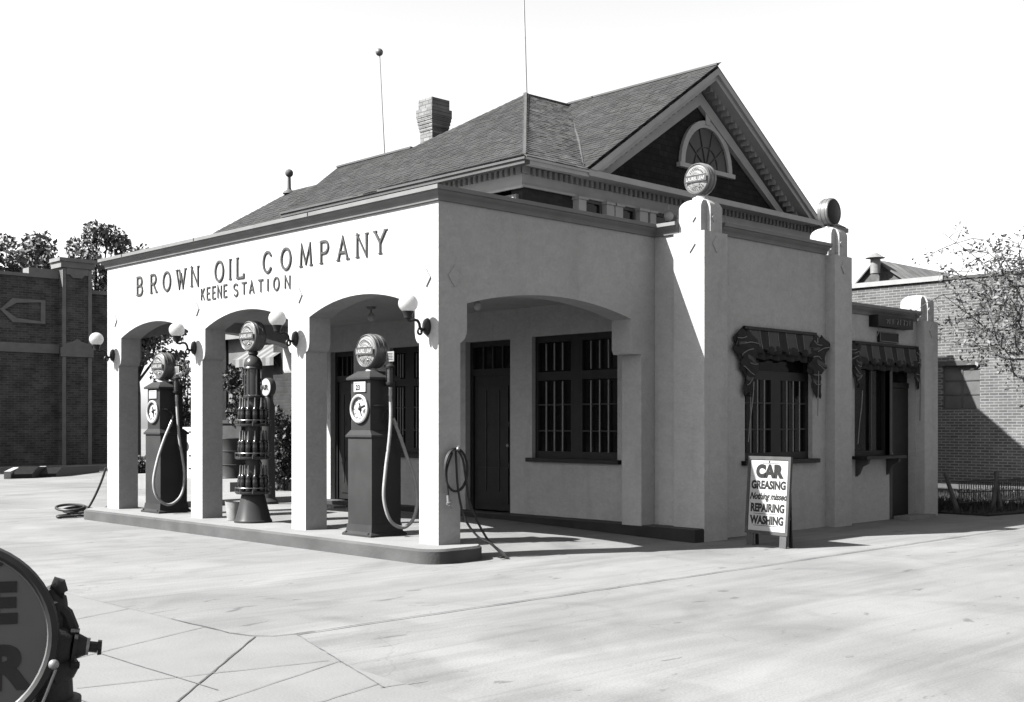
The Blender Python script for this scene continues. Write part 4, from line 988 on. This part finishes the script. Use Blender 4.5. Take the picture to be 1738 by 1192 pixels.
w_ = MB(); w_.box(15.601,16.0,5.02,12,0,ZE-.2); w_.build('front_wall', HBRICK, hs)
roofpart('gable_roof', [[(7.33,4.47,6.10),(11.28,4.47,8.79),(11.28,10.5,8.79),(7.33,10.5,6.10)],[(11.28,4.47,8.79),(15.23,4.47,6.10),(15.23,11.5,6.10),(11.28,11.5,8.79)]], SHY, .07)
rg = MB(); rg.bar((11.28,4.46,8.81),(11.28,8.6,8.81),.07,.04); rg.bar(P_,(11.28,8.48,8.72),.07,.04); rg.bar((5.80,4.51,ZE+.03),(9.77,8.48,8.73),.05,.04); rg.bar((7.36,4.6,ZE+.08),(11.28,8.5,8.74),.06,.03); rg.bar((8,10.25,7.55),(8,13,7.55),.07,.04); rg.build('ridge_cap', HTRIMD, hs)
shingles('shingle_slope', [(5.74,4.45,ZE),P_,(8.0,10.25,7.53),(8.0,13.0,7.53),(5.74,11.95,ZE)])
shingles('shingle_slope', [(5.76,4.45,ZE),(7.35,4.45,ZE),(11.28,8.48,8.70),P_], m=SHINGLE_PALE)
shingles('shingle_slope', [(7.36,4.45,6.12),(11.28,4.45,8.79),(11.28,10.5,8.79),(7.36,10.5,6.12)])
shingles('shingle_slope', [(6.46,12.2,6.1),(7.87,13.6,7.17),(7.87,14.83,7.18),(6.46,16.2,6.1)])
# left wing with a ball finial
roofpart('wing_roof', [[(6.5,12.2,6.1),(7.87,13.6,7.16),(7.87,14.83,7.18),(6.5,16.2,6.1)],[(6.5,16.2,6.1),(7.87,14.83,7.18),(11,14.83,7.1),(11,16.2,6.1)]], SHY)
roofpart('wing_roof', [[(6.5,12.2,6.1),(10,12.2,6.1),(10,13.6,7.16),(7.87,13.6,7.16)],[(7.87,13.6,7.16),(10,13.6,7.16),(10,14.83,7.18),(7.87,14.83,7.18)]], SHX)
fi = MB(); fi.lathe([(.16,0),(.14,.05),(.06,.10),(.045,.16),(.04,.42),(.05,.43)], (7.87,14.83,7.15), 12); fi.ball((7.87,14.83,7.66), .10, 12); fi.build('finial', HTRIMD, hs)
# eaves: fascia, soffit, dentils, frieze
e = MB()
e.box(5.881, 7.38, 4.46, 4.58, ZE-.13, ZE-.03); e.box(5.7491, 7.38, 4.43, 4.459, ZE-.06, ZE-.02)
e.box(6.46,6.62,12.2,16.2,5.85,6.02); e.build('eave_fascia', FRIEZE, hs)
e = MB(); e.box(5.75, 5.88, 4.46, 11.95, ZE-.13, ZE-.03); e.box(5.72, 5.7505, 4.43, 11.95, ZE-.06, ZE-.02); e.build('eave_fascia', mat('gutter_toned_for_sun', .055, .7, .12, 3, .1, 30), hs)  # eave trim coloured darker here to hold down its sunlit side
e = MB(); e.box(5.882, 6.26, 4.582, 11.9, ZE-.035, ZE-.015); e.box(6.261, 7.38, 4.582, 5.03, ZE-.037, ZE-.017); e.box(15.2, 16.3, 4.621, 5.03, ZE-.037, ZE-.017); e.build('soffit', mat('soffit_paint', .2), hs)
dn = MB()
y = 4.85
while y < 11.7: dn.box(6.12, 6.21, y, y+.07, ZE-.17, ZE-.04); y += .14
x = 6.12
while x < 15.9: dn.box(x, x+.07, 4.90, 4.99, ZE-.17, ZE-.051); x += .14
tag(dn.build('dentil_course', mat('dentil_paint', .2), hs), kind='stuff')
fz = MB(); fz.box(6.19, 6.245, 4.97, 13, ZE-.38, ZE-.036); fz.box(6.2451, 15.9, 4.97, 5.019, ZE-.36, ZE-.052); fz.build('frieze', FRIEZE, hs)
fz = MB(); fz.box(6.15,6.189,4.93,13,ZE-.42,ZE-.375); fz.box(6.189,15.9,4.93,4.969,ZE-.40,ZE-.355); fz.build('frieze_moulding', FRIEZE, hs)
# pediment
T0 = 5.0
tm = MB(); tm.prism([(7.9,6.0),(14.7,6.0),(11.28,8.5)], T0, T0+.1, 'Y'); tm.build('tympanum', SHZ, hs)
hc = MB(); hc.box(7.36, 15.2, 4.46, 4.62, 5.98, 6.09); hc.box(7.37,15.19,4.621,4.999,6.03,6.088); hc.build('pediment_cornice', FRIEZE, hs)
rk = MB(); sl_ = (8.79-6.10)/(11.28-7.33)
for sx in (-1, 1):
    def X(a): return 11.28 + sx*a
    def strip(off0, off1, ya, yb): # band running under the rake, off = vertical distance below roof top
        rk.prism([(X(0),8.79-off0),(X((2.698-off0)/sl_),6.092),(X((2.698-off1)/sl_),6.092),(X(0),8.79-off1)], ya, yb, 'Y')
    strip(.072, .20, 4.44, 4.56); strip(.20, .30, 4.50, 4.999)
rk.build('raking_cornice', FRIEZE, hs)
rf = MB(); dd = MB()
for sx in (-1, 1):
    rf.prism([(11.28,8.34),(11.28+sx*3.35,8.34-3.35*sl_),(11.28+sx*3.10,8.34-3.35*sl_-.02),(11.28,8.06)], 4.90, 4.998, 'Y')
    a = .12
    while a < 3.6:
        z = 8.485 - a*sl_; dd.box(11.28+sx*a-.04, 11.28+sx*a+.04, 4.70, 4.86, z-.09, z+.03); a += .145
rf.build('raking_frieze', FRIEZE, hs); tag(dd.build('raking_dentils', mat('dentil_paint', .14), hs), kind='stuff')
# lunette
wx, wz = 11.57, 6.80
lu = MB(); ro, ri = .88, .75
outl = [(wx+ro*math.cos(R(q)), wz+ro*1.12*math.sin(R(q))) for q in range(0,181,9)] + [(wx+ri*math.cos(R(q)), wz+ri*1.12*math.sin(R(q))) for q in range(180,-1,-9)]
lu.prism(outl, T0-.07, T0-.001, 'Y'); lu.box(wx-.95, wx+.95, T0-.10, T0-.001, wz-.09, wz-.001); lu.prism([(wx-.06,wz+.9),(wx+.06,wz+.9),(wx+.09,wz+1.16),(wx-.09,wz+1.16)], T0-.09, T0-.071, 'Y')
lo_ = lu.build('window', mat('lunette_trim', 0.3, .7, .1, 3, .1, 30), hs)
pn = MB(); pn.prism([(wx+.74*math.cos(R(q)), wz+.74*1.12*math.sin(R(q))) for q in range(0,181,10)], T0-.03, T0-.002, 'Y'); pn.build('pane', mat('dusty_glass', 0.025, .3, .2, 3, 0), lo_)
mu_ = MB()
for q in (36,72,108,144): mu_.bar((wx,T0-.04,wz),(wx+.74*math.cos(R(q)),T0-.04,wz+.83*math.sin(R(q))),.02,.02)
mu_.tube([(wx+.4*math.cos(R(q)),T0-.04,wz+.45*math.sin(R(q))) for q in range(0,181,12)], .012, 6); mu_.build('muntin', HTRIMD, lo_)
# upper windows and pilasters under the frieze, projecting bay
for x0, x1 in ((7.56,7.76),(8.33,8.55),(8.58,8.80),(9.30,9.55),(9.62,9.80),(10.45,10.65),(12.2,12.4),(13.6,13.8)):
    p = MB(); p.box(x0,x1,4.86,5.018,3.6,ZE-.45); p.box(x0-.03,x1+.03,4.83,5.017,ZE-.449,ZE-.401); p.build('pilaster', FRIEZE, hs)
for x0, x1 in ((7.80,8.30),(8.84,9.28),(9.86,10.40),(10.75,11.9),(12.5,13.5)):
    f = MB(); z0, z1 = 3.9, ZE-.41
    for a in ((x0,x0+.05,z0,z1),(x1-.05,x1,z0,z1),(x0+.05,x1-.05,z1-.05,z1),(x0+.05,x1-.05,z0,z0+.06)): f.box(a[0],a[1],4.96,5.018,a[2],a[3])
    wo_ = f.build('window', HTRIMD, hs); p = MB(); p.box(x0+.05,x1-.05,4.99,5.015,z0+.06,z1-.05); p.build('pane', GLASS, wo_)
f = MB(); f.box(6.17,6.239,5.1,6.9,4.6,5.57); sw = f.build('window', HTRIM, hs); p = MB(); p.box(6.15,6.169,5.15,6.85,4.7,5.52); p.build('pane', mat('pale_blind', 0.38, .8, .1, 3, 0), sw)
pl_ = MB(); pl_.ball((10.05,4.75,5.60), .10, 14); pl_.tube([(10.05,4.75,5.68),(10.05,4.75,5.83)], .012, 6); pl_.build('porch_globe', OPAL, hs)
# chimney
ch = MB(); cx, cy = 9.75, 11.55
ch.box(cx-.24,cx+.24,cy-.22,cy+.22,6.2,8.40)
for k, (o, z0, z1) in enumerate(((.015,8.401,8.48),(.03,8.481,8.56),(.045,8.561,8.64),(.06,8.641,8.72),(.072,8.721,8.92),(.03,8.921,9.16))): ch.box(cx-.24-o,cx+.24+o,cy-.22-o,cy+.22+o,z0,z1)
ch.build('chimney', CHIMX, hs)
# aerial masts on the roof
t = thing('ball_mast', 'thin roof mast with a ball at its top, left of the chimney', 'mast', (8.0,11.2,7.55))
m2 = MB(); m2.tube([(8.0,11.2,7.5),(7.92,11.28,9.80)], [.018,.012], 6); m2.build('pole', mat('mast_metal', .20, .5, .1, 8, 0, metal=.3), t)
m2 = MB(); m2.ball((7.915,11.285,9.85), .085, 14); m2.build('ball', TIN, t)
t = MB(); t.tube([(9.82,8.50,8.65),(9.74,8.58,12.5)], [.022,.016], 6)
tag(t.build('roof_mast', mat('mast_metal', .2)), 'tall bare mast on the roof peak running out of the top of the picture', 'mast')

# ------------------------------------------------------------------ brick garage on the right
gb = thing('brick_garage', 'sunlit brick wall building with gabled metal roof to the right of the station', 'brick building', (22,2,0))
XW = 19.1
def hw(holes):
    us = sorted({-14, 8.5, *[h[0] for h in holes], *[h[1] for h in holes]}); zs = sorted({0, 4.98, *[h[2] for h in holes], *[h[3] for h in holes]}); w = MB()
    for i in range(len(us)-1):
        for j in range(len(zs)-1):
            u, z = (us[i]+us[i+1])/2, (zs[j]+zs[j+1])/2
            if any(h[0] < u < h[1] and h[2] < z < h[3] for h in holes): continue
            w.box(XW, XW+.3, us[i], us[i+1], zs[j], zs[j+1])
    return w
hw([(2.55,3.5,1.84,2.9)]).build('wall', BRICKY, gb)
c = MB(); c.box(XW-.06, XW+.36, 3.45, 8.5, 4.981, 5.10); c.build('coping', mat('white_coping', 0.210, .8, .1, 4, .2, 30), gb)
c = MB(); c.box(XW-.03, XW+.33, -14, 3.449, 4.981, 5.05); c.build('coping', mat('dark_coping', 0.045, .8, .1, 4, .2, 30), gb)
f = MB()
for a in ((2.55,2.59,1.84,2.9),(3.46,3.5,1.84,2.9),(2.59,3.46,1.84,1.88),(2.59,3.46,2.86,2.9),(3.01,3.05,1.88,2.86),(2.59,3.01,2.19,2.22),(3.05,3.46,2.19,2.22),(2.59,3.01,2.53,2.56),(3.05,3.46,2.53,2.56)): f.box(XW+.08, XW+.13, *a)
fo = f.build('window', HTRIMD, gb); p = MB(); p.box(XW+.10, XW+.105, 2.58, 3.47, 1.87, 2.87); p.build('pane', mat('sooty_glass', 0.080, .35, .2, 3, 0), fo)
li = MB(); li.box(XW-.02, XW+.079, 2.45, 3.6, 2.901, 3.0); li.build('lintel', mat('lintel', .05, .9), gb)
ga = MB(); ga.prism([(6.45,4.9),(4.6,4.9),(5.74,5.75)], 20.0, 20.1, 'X'); ga.build('gable', mat('gable_grey', 0.065, .8, .3, 6, .3, 20), gb)
mr = MB(); mr.slab([(19.9,5.72,5.80),(34,5.72,5.80),(34,4.3,4.80),(19.9,4.3,4.80)], .05); mr.slab([(19.9,5.72,5.80),(19.9,6.6,4.92),(34,6.6,4.92),(34,5.72,5.80)], .05); mr.build('metal_roof', METROOF, gb)
ve = MB(); ve.lathe([(.13,5.4),(.13,5.80)], (19.75,5.62,0), 14); ve.lathe([(.26,5.80),(.22,5.82),(.03,5.95)], (19.75,5.62,0), 14); ve.build('roof_vent', mat('vent_tin', .14, .6, .2, 9, 0), gb)

# ------------------------------------------------------------------ wire flower-bed fence
fe = thing('bed_fence', 'low rustic fence of splayed posts and wire mesh round the flower bed', 'fence', (12.5,-.9,0))
A0 = Vector((10.55,-.95,.03)); A1 = Vector((12.8,-1.55,.03)); A2 = Vector((15.2,-.9,.03))
wi = MB()
for a, b_, nn in ((A0, A1, 40), (A1, A2, 40)):
    for k in range(nn):
        p = a + (b_-a)*k/nn; q = a + (b_-a)*(k+1)/nn
        wi.tube([p+Vector((0,0,.16)), (p+q)/2+Vector((0,0,.5))], .006, 4); wi.tube([(p+q)/2+Vector((0,0,.16)), p+Vector((0,0,.5))], .006, 4)
    for z in (.15,.32,.51): wi.tube([a+Vector((0,0,z)), b_+Vector((0,0,z))], .009, 5)
wi.build('wire_mesh', BLACK, fe)
for a, sp in ((A0,-.12),(A0+(A1-A0)*.35,.05),(A0+(A1-A0)*.45,-.05),(A1,.02),(A1+(A2-A1)*.5,.03),(A2,.14),(A2-(A2-A1)*.08,-.10)):
    p = MB(); p.tube([a-Vector((0,0,.05)), a+Vector((sp*1.5,-sp*1.3,.66))], [.045,.03], 7); p.build('post', BARK, fe)

# ------------------------------------------------------------------ dark brick block across the street
lb = thing('brick_block', 'shaded dark brick commercial block with parapet pilaster across the street on the left', 'brick building', (4,30,0))
YB = 28.5
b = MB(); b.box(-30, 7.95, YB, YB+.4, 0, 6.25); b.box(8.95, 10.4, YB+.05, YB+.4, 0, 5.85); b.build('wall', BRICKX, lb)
b = MB(); b.box(7.951, 8.949, YB-.28, YB+.4, 0, 6.62); b.build('pilaster', BRICKX, lb)
SG = mat('dim_cast_stone', 0.14, .9, .12, 4, .3, 30)
b = MB(); b.box(-30, 6.95, YB-.06, YB+.42, 6.251, 6.36); b.box(6.951, 7.94, YB-.06, YB+.42, 6.251, 6.55); b.box(7.88,9.02,YB-.36,YB+.42,6.621,6.82); b.box(7.82,9.08,YB-.40,YB+.42,6.821,6.94); b.box(8.951,10.4,YB-.02,YB+.42,5.851,5.98); b.build('coping', SG, lb)
b = MB(); b.box(-30,7.949,YB-.05,YB-.001,3.80,4.10); b.box(7.90,9.0,YB-.34,YB-.281,3.70,4.0)
b.box(7.952,8.07,YB-.32,YB-.281,.0,3.69); b.box(8.83,8.948,YB-.32,YB-.281,.0,3.69); b.box(7.952,8.07,YB-.32,YB-.281,4.01,6.6); b.box(8.83,8.948,YB-.32,YB-.281,4.01,6.6)
b.prism([(7.96,3.999),(8.94,3.999),(8.94,4.12),(8.6,4.2),(8.45,4.30),(8.3,4.2),(7.96,4.12)], YB-.335, YB-.283, 'Y')
b.prism([(8.08,6.61),(8.82,6.61),(8.82,6.40),(8.7,6.40),(8.6,6.30),(8.3,6.30),(8.2,6.40),(8.08,6.40)], YB-.335, YB-.283, 'Y'); b.build('stone_trim', SG, lb)
def frame(pts, w):
    c = Vector((sum(p[0] for p in pts)/len(pts), sum(p[1] for p in pts)/len(pts)))
    inn = [tuple(c+(Vector(p)-c)*(1-w/ max(abs((Vector(p)-c).x),abs((Vector(p)-c).y)))) for p in pts]; m2 = MB(); n = len(pts)
    vs = [(p[0],YB-.05,p[1]) for p in pts]+[(p[0],YB-.05,p[1]) for p in inn]+[(p[0],YB,p[1]) for p in pts]+[(p[0],YB,p[1]) for p in inn]
    m2.add(vs, [(i,(i+1) % n,n+(i+1) % n,n+i) for i in range(n)]+[(i,2*n+i,2*n+(i+1) % n,(i+1) % n) for i in range(n)]+[(n+i,n+(i+1) % n,3*n+(i+1) % n,3*n+i) for i in range(n)])
    return m2
frame([(6.05,5.14),(6.45,4.75),(7.5,4.75),(7.5,5.52),(6.45,5.52)], .14).build('panel_frame', SG, lb)
frame([(5.4,5.14),(5.0,4.75),(2.5,4.75),(2.5,5.52),(5.0,5.52)], .14).build('panel_frame', SG, lb)
# low dark ramp at the far kerb
t = thing('loading_ramp', 'low dark timber ramp with two pale ends by the far kerb at the left', 'ramp', (5,25.5,0))
b = MB(); b.prism([(0,0),(2.6,0),(2.6,.22),(.35,.30),(0,.12)], 0, .5, 'X'); b.v = [(4.15 + x*1.0 + y*.85, 22.6 + y*.9 - x*.2, z) for x, y, z in b.v]
b2 = MB(); b2.prism([(0,0),(2.9,0),(2.9,.2),(.35,.26),(0,.10)], 0, .5, 'X'); b.add([(4.95 + x*1.0 + y*.85, 22.9 + y*.9 - x*.2, z) for x, y, z in b2.v], b2.f)
b.build('bed', DARKWOOD, t)
for ox, oy in ((3.93,22.60),(4.78,22.85)):
    e_ = MB(); e_.box(0,.18,0,.75,0,.20); e_.v = [(ox + x + y*.65, oy + y*.8, z + y*.12) for x, y, z in e_.v]; e_.build('pale_end', WHITE, t)

# ------------------------------------------------------------------ things beyond the far arch
b = MB(); b.box(6.72, 6.799, 12.3, 16.2, .0, 5.5); b.build('wing_wall', mat('wing_plaster', .10, .9, .25, 1.5, .3, 30), hs)
b = MB(); b.box(6.66,6.719,13.2,13.62,.3,2.75); b.box(6.66,6.719,15.75,15.95,.3,3.6); b.build('wing_door', DARKWOOD, hs)
b = MB(); b.box(6.5,6.719,12.3,16.4,3.56,3.66); b.box(6.44,6.499,12.3,16.4,3.52,3.70); b.build('porch_roof', HTRIM, hs)
t = thing('porch_awning', 'sunlit striped awning on the pale house wing beyond the middle arch', 'awning', (6.4,13.6,3.3))
y, k = 12.7, 0
while y < 14.35:
    q = MB(); q.add([(6.71,y,3.38),(6.71,y+.16,3.38),(6.05,y+.16,2.98),(6.05,y,2.98),(6.05,y+.16,2.80),(6.05,y,2.80)],[(0,1,2,3),(3,2,4,5)]); q.build('canvas_stripe', mat('canvas_pale', 0.13) if k % 2 else mat('canvas_grey', .07), t, fix=False); k += 1; y += .16
q = MB(); q.bar((6.06,12.75,2.97),(6.70,12.75,2.3),.03); q.build('brace', IRON, t)
q = MB(); q.bar((6.06,14.3,2.97),(6.70,14.3,2.3),.03); q.build('brace', IRON, t)
b = MB(); b.box(4.3, 6.71, 11.6, 16.9, -.05, .29); tag(b.build('yard_paving', CONC), kind='structure')
# drums
def drum(x, y, lab):
    o = thing('oil_drum', lab, 'drum', (x,y,.29), 'oil drums beyond the portico')
    d = MB(); d.lathe([(.28,.01),(.30,.01),(.31,.02),(.30,.04),(.30,.29),(.315,.30),(.30,.31),(.30,.59),(.315,.60),(.30,.61),(.30,.86),(.31,.88),(.30,.89),(.28,.88)], (x,y,.29), 24); d.build('shell', mat('drum_grey', 0.03, .5, .15, 6, .1, 30), o)
    return o
drum(5.78, 13.95, 'grey oil drum partly hidden by the second pillar, beside the bottle rack'); drum(5.35, 13.3, 'grey oil drum behind the bottle rack pump, farther from the pillar')
b = MB(); b.box(6.05,6.65,14.05,15.4,.29,1.5); b.box(6.0,6.655,14.0,15.45,1.501,1.58)
tag(b.build('storage_bin', mat('shed_dark', .03, .9, .2, 4, .2, 20)), 'low dark storage bin behind the oil drums beyond the portico', 'bin')
# white cabinet
t = thing('white_cabinet', 'white metal cabinet just visible left of the second pillar', 'cabinet', (4.8,13.8,.29))
b = MB(); b.bbox(4.5,5.1,13.5,14.0,.291,1.42,.02); b.build('body', WHITE, t)
b = MB()
for z in (.5,.78,1.3): b.box(4.494,4.501,13.53,13.65,z,z+.03)
b.lathe([(.10,0),(.10,-.01)], (4.499,13.75,1.0), 16, 'X'); b.build('hinge', BLACK, t)
# AIR stand
AX, AY = 3.55, 8.98
t = thing('air_stand', 'air stand with a round white globe lettered AIR, behind the bottle rack pump', 'air pump', (AX,AY,0))
b = MB(); b.lathe([(.19,0),(.19,.06),(.13,.12),(.11,1.2),(.12,1.25),(.12,1.82),(.08,1.92),(.05,2.02)], (AX,AY,0), 20); b.build('column', PUMPDK, t)
b = MB(); b.lathe([(.165,-.06),(.175,-.04),(.175,.04),(.165,.06)], (AX,AY,2.17), 28, 'X'); b.build('globe_rim', PUMPDK, t)
b = MB(); b.lathe([(.16,-.061),(.10,-.072),(.001,-.078)], (AX,AY,2.17), 28, 'X', True, False); go = b.build('globe_face', OPAL, t)
text_mb('AIR', (AX-.08,AY,2.125), (0,-1,0), (0,0,1), .13, .002, .004).build('lettering', BLACK, go)
# far kerb under the portico's end
b = MB(); b.bbox(1.9,5.2,9.2,11.2,-.05,.12,.02); tag(b.build('end_kerb', CONC), kind='structure')

# ------------------------------------------------------------------ foliage
def leaves(mb, c, rad, n, size, flat=1., shell=.55):
    for i in range(n):
        while True:
            v = Vector((random.uniform(-1,1),random.uniform(-1,1),random.uniform(-1,1)))
            if shell*random.random() < v.length < 1: break
        p = Vector(c) + Vector((v.x*rad[0], v.y*rad[1], v.z*rad[2]))
        a = Vector((random.gauss(0,1),random.gauss(0,1),random.gauss(0,1))).normalized(); b = a.cross(Vector((random.gauss(0,1),random.gauss(0,1),random.gauss(0,1)))).normalized()
        s = size*random.uniform(.6,1.4)
        mb.add([p-a*s, p+b*s*.5, p+a*s, p-b*s*.5], [(0,1,2,3)])
def tree(name, label, group, base, h, spread, nclump, nleaf, leaf, cat='tree', m=LEAFT):
    t = thing(name, label, cat, base, group); bx, by, bz = base
    tr = MB(); top_ = (bx+random.uniform(-.3,.3), by, bz+h*.8); tr.tube([(bx,by,bz-.1),(bx+.05,by,bz+h*.3),((bx+top_[0])/2,by,bz+h*.55),top_], [.28*h/9,.22*h/9,.14*h/9,.05], 9)
    cr = MB()
    for k in range(nclump):
        a = random.uniform(0, 6.28); rr = spread*math.sqrt(random.random())*.85; hz = bz+h*random.uniform(.45,1.0)
        fall = 1 - max(0, (hz-bz-h*.62)/(h*.38))**2*.75
        c = (bx+rr*math.cos(a)*fall, by+rr*math.sin(a)*fall, hz)
        r_ = spread*random.uniform(.16,.33); leaves(cr, c, (r_,r_,r_*.75), nleaf, leaf)
        tr.tube([(bx,by,bz+h*random.uniform(.3,.6)), ((bx+c[0])/2,(by+c[1])/2,(hz+bz+h*.45)/2+.2), c], [.07*h/9,.05*h/9,.015], 6)
    tr.build('trunk', BARK, t); cr.build('crown', m, t, fix=False)
    return t
G = 'trees behind the brick block'
tree('street_tree', 'leafy tree behind the brick block at the left picture edge', G, (8.6,40,0), 9.3, 3.0, 64, 150, .12)
tree('street_tree', 'rounded leafy tree rising left of the parapet pilaster', G, (11.6,40.5,0), 9.4, 3.1, 64, 150, .12)
tree('street_tree', 'tall loose tree rising behind the parapet pilaster', G, (14.7,40.5,0), 10.1, 2.7, 56, 140, .12)
tree('street_tree', 'thin crowned tree between the pilaster and the lettered front', G, (16.6,40.5,0), 9.2, 2.5, 56, 140, .12)
# vine-covered shrubs beyond the arches
def shrub(label, c, rad, n, leaf=.07, m=LEAFM):
    t = thing('climbing_shrub', label, 'shrub', (c[0],c[1],0), 'shrubs beyond the portico')
    s = MB()
    for k in range(7): s.tube([(c[0]+random.uniform(-.3,.3)*rad[0],c[1]+random.uniform(-.3,.3)*rad[1],-.02),(c[0]+random.uniform(-.6,.6)*rad[0],c[1]+random.uniform(-.6,.6)*rad[1],c[2]),(c[0]+random.uniform(-.7,.7)*rad[0],c[1]+random.uniform(-.7,.7)*rad[1],c[2]+rad[2]*.9)], [.03,.02,.01], 6)
    s.build('stem', BARK, t); l = MB()
    for k in range(26): 
        v = Vector((random.uniform(-.75,.75),random.uniform(-.75,.75),random.uniform(-.8,.8)))
        leaves(l, (c[0]+v.x*rad[0],c[1]+v.y*rad[1],c[2]+v.z*rad[2]), (rad[0]*.38,rad[1]*.38,rad[2]*.3), n//26, leaf)
    l.build('foliage', m, t, fix=False)
shrub('tall dark climbing shrub seen beside the farthest pump', (6.0,16.9,1.7), (.55,.75,1.45), 3000, .06)
shrub('leafy shrub between the second pillar and the bottle rack', (6.25,14.3,2.15), (.42,.60,.72), 2600, .055)
shrub('glossy leafed shrub right of the air stand', (5.1,11.0,1.05), (.45,.50,.85), 2600, .055)
shrub('low dark shrub at ground level just left of the farthest pump', (5.3,17.6,.35), (.3,.3,.4), 500, .05)
# tree leaning into the picture from the right
t = thing('overhanging_tree', 'thin leafed tree reaching in from the right before the sunlit brick wall', 'tree', (14.0,-4.2,0))
tr = MB(); tr.tube([(14.0,-4.2,-.1),(14.05,-4.1,1.5),(14.1,-3.9,2.8),(14.2,-3.7,4.0)], [.17,.14,.11,.08], 9)
lv = MB()
def px_wall(x, y, d): return px_point(x, y, d)
BR = [((1738,610),(1665,550),(1600,500)),((1745,540),(1690,465),(1600,395)),((1750,490),(1690,440),(1650,405)),((1745,600),(1680,560),(1618,560)),((1745,560),(1700,500),(1615,460)),((1760,640),(1710,600),(1665,590)),((1760,580),(1725,480),(1700,430)),((1760,600),(1720,540),(1660,490)),((1760,560),(1735,520),(1690,540)),((1760,520),(1735,450),(1728,410))]
random.seed(21)
for bi, (a, b_, c_) in enumerate(BR):
    d0 = random.uniform(18.5, 20.5); A = px_wall(*a, d0); B = px_wall(*b_, d0+random.uniform(-.6,.6)); C_ = px_wall(*c_, d0+random.uniform(-1,1))
    pts = curve_pts([(14.2,-3.75,3.6), A, B, C_], 8); tr.tube(pts, [max(.028*(1-i/len(pts)),.006) for i in range(len(pts))], 5)
    for k in range(21):
        f = random.uniform(.36, 1.0); p = pts[min(int(f*len(pts)), len(pts)-1)]; q = p + Vector((random.gauss(0,.30),random.gauss(0,.30),random.gauss(0,.22)))
        tr.tube([p, (p+q)/2+Vector((0,0,.03)), q], [.008,.006,.003], 4)
        leaves(lv, q, (.18,.18,.13), 13, .038, shell=.2)
tr.build('trunk', BARK, t); lv.build('crown', mat('leaf_sunny', .10, .55, .4, 2, 0), t, fix=False)
